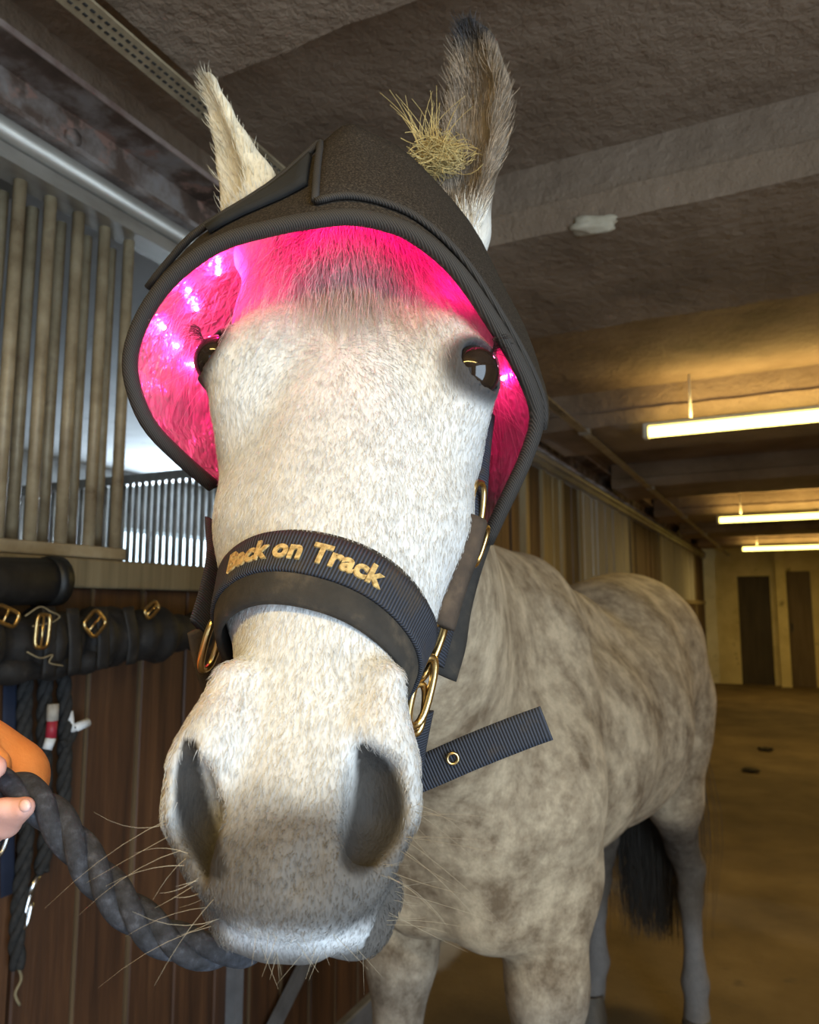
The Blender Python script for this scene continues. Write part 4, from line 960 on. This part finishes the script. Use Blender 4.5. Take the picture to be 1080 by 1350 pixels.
# --- tack hanging on the stall front (positions on a plane just in front of the boards)
def WX(px, py, x):
    d = W(px,py,1)-CAM; return CAM + d*((x-CAM.x)/d.x)
roll = empty('padded_bar', WX(30,765,XW+0.085)); tag(roll, 'short black padded bar resting on the stall sill under the bars', 'padded bar')
q0, q1 = WX(-170,768,XW+0.075), WX(74,766,XW+0.075)
MB().tube([q0, q0.lerp(q1,0.5), q1], 0.046, 20).build('pad', M_leath, roll)
MB().tube([q0.lerp(q1,0.93), q1.lerp(q0,-0.012)], 0.050, 20).build('end_cap', plain('black_rubber',(0.01,0.01,0.01),0.5), roll)
MB().box((XW+0.0,q0.y+0.05,q0.z-0.02),(XW+0.06,q0.y+0.08,q0.z+0.02)).build('bracket', M_dsteel, roll); MB().box((XW+0.0,q1.y-0.06,q1.z-0.02),(XW+0.06,q1.y-0.03,q1.z+0.02)).build('bracket', M_dsteel, roll)
gir = empty('leather_girth', WX(120,840,XW+0.06)); tag(gir, 'folded black leather girth with small brass buckles hung below the sill', 'girth')
XG = XW+0.072
def gp(q, x=XG): return [WX(a, b_, x) for a, b_ in q]
body_ = catmull(gp([(-190,845),(-100,842),(-20,848),(50,846),(110,842),(165,838),(215,836),(262,832)]), 60)
# lumpy folded body: an upper fold and a lower roll
rad = [0.058+0.009*math.sin(i*0.55)+0.006*math.sin(i*1.31) for i in range(60)]
for i in range(45,60): rad[i] *= 1-0.018*(i-45)
MB().tube(body_, rad, 16, flat=1.0).build('folded_pad', M_leath, gir)
low = catmull(gp([(-190,880),(-60,884),(30,882),(90,874),(140,866)], XG+0.02), 40)
MB().tube(low, [0.026+0.004*math.sin(i*0.8) for i in range(40)], 12).build('lower_roll', M_leath, gir)
for q in ([(40,800),(38,846),(40,892)], [(72,802),(70,846),(74,888)], [(110,800),(108,842),(112,880)], [(146,800),(148,842),(150,874)]):
    P_ = [p+Vector((0.052+0.012*(i==1),0,0)) for i, p in enumerate(gp(q))]
    strap('cross_strap', [Vector(p) for p in catmull(P_, 10)], Vector((0,1,0)), 0.030, 0.006, M_leath, gir)
for a_, b_, ra, rb, an in ((56,832,0.031,0.014,0.05),(125,822,0.022,0.021,0.78),(200,804,0.020,0.012,0.9),(8,812,0.014,0.024,0.4)):
    c_ = WX(a_, b_, XG+0.074 if a_ < 150 else XG+0.060); va = Vector((0,math.sin(an),math.cos(an))); vb = Vector((0,math.cos(an),-math.sin(an)))
    ring('buckle', c_, va, vb, ra, rb, 0.0038, mat=M_gold, sq=4, parent=gir)
    MB().tube([c_-va*ra, c_+va*ra*0.9], 0.0025, 6).build('buckle_tongue', M_gold, gir)
MB().tube(catmull([p+Vector((0.07,0,0)) for p in gp([(0,812),(20,800),(34,806),(46,812),(36,820),(10,825)])], 24), 0.0016, 6).build('frayed_cord', M_tanb, gir)
MB().tube(catmull([p+Vector((0.075,0,0)) for p in gp([(0,858),(18,866),(34,862),(30,872),(48,876)])], 24), 0.0016, 6).build('frayed_cord', M_tanb, gir)
# ropes hanging under the girth
defs = [(([(34,890),(32,960),(36,1040),(34,1110),(26,1180),(22,1240),(24,1275)]), 0.0085, 'black twisted rope hanging on the boards, its frayed end lowest'),
        (([(60,890),(58,960),(59,1050),(60,1110),(54,1150)]), 0.0085, 'black twisted rope with a steel snap hook hanging on the boards'),
        (([(84,890),(86,950),(85,1010),(84,1060),(82,1105)]), 0.0085, 'short black twisted rope hanging beside the white tags')]
for i, (q, r, lb) in enumerate(defs):
    path = catmull(gp(q, XW+0.030+0.006*i), 70); t = empty('hanging_rope', path[0]); tag(t, lb, 'rope', 'ropes hanging on the stall front')
    twist(path, r*0.85, r, 0.11, M_ropek, t, ns=8)
    if i == 1:
        MB().tube(gp([(52,1150),(44,1166),(38,1180)], XW+0.036), 0.007, 8).build('snap_swivel', M_chrome, t)
        MB().tube(catmull(gp([(40,1178),(34,1200),(31,1222),(36,1216),(42,1190)], XW+0.036),16), 0.0055, 8).build('snap_hook', M_chrome, t)
    if i == 0:
        MB().tube(catmull(gp([(22,1270),(28,1290),(20,1310),(26,1325)], XW+0.03),14), 0.003, 6).build('frayed_end', M_tanb, t)
bs_ = strap('hanging_strap', gp([(14,880),(12,980),(10,1090),(10,1180)], XW+0.02), Vector((0,1,0)), 0.030, 0.005, plain('dark_blue_webbing',(0.012,0.018,0.040),0.8), None)
tag(bs_, 'dark blue webbing strap hanging on the boards beside the black ropes', 'strap')
sn = empty('snap_hook', WX(8,1080,XW+0.04)); tag(sn, 'bright steel snap hook hanging below the hand on the boards', 'hook')
MB().tube(catmull(gp([(18,1058),(14,1075),(10,1082)], XW+0.04),8), 0.006, 8).build('swivel', M_chrome, sn)
ring('hook_ring', WX(5,1100,XW+0.04), Vector((0,0.25,1)), Vector((0,1,0)), 0.038, 0.010, 0.0042, mat=M_chrome, sq=2.2, parent=sn)
tg = empty('tag', WX(66,960,XW+0.065)); tag(tg, 'small white tag with a red band clipped to the hanging ropes', 'tag')
MB().tube(gp([(70,928),(69,950)], XW+0.066), 0.0115, 10).build('clip', surf('dull_white_plastic',[(0.3,(0.30,0.27,0.23)),(0.7,(0.45,0.41,0.36))],40,4,0.6), tg)
MB().tube(gp([(69,950),(67,973)], XW+0.066), 0.0105, 10).build('red_band', plain('red_plastic',(0.35,0.02,0.04),0.5), tg)
MB().tube(gp([(67,973),(62,988)], XW+0.066), [0.0105,0.009], 10).build('white_end', plain('white_plastic',(0.72,0.74,0.76),0.5), tg)
tg = empty('tag', WX(100,955,XW+0.05)); tag(tg, 'small white plug on a dark cord beside the hanging ropes', 'tag')
MB().tube(gp([(98,960),(116,952)], XW+0.05), 0.0095, 10).build('white_end', MATS['white_plastic'], tg)
MB().tube(gp([(92,938),(94,962),(100,962)], XW+0.05), 0.007, 10).build('white_loop', MATS['white_plastic'], tg)
MB().tube(catmull(gp([(100,958),(96,972),(86,982),(82,975)], XW+0.05),12), 0.007, 8).build('cord', M_ropek, tg)
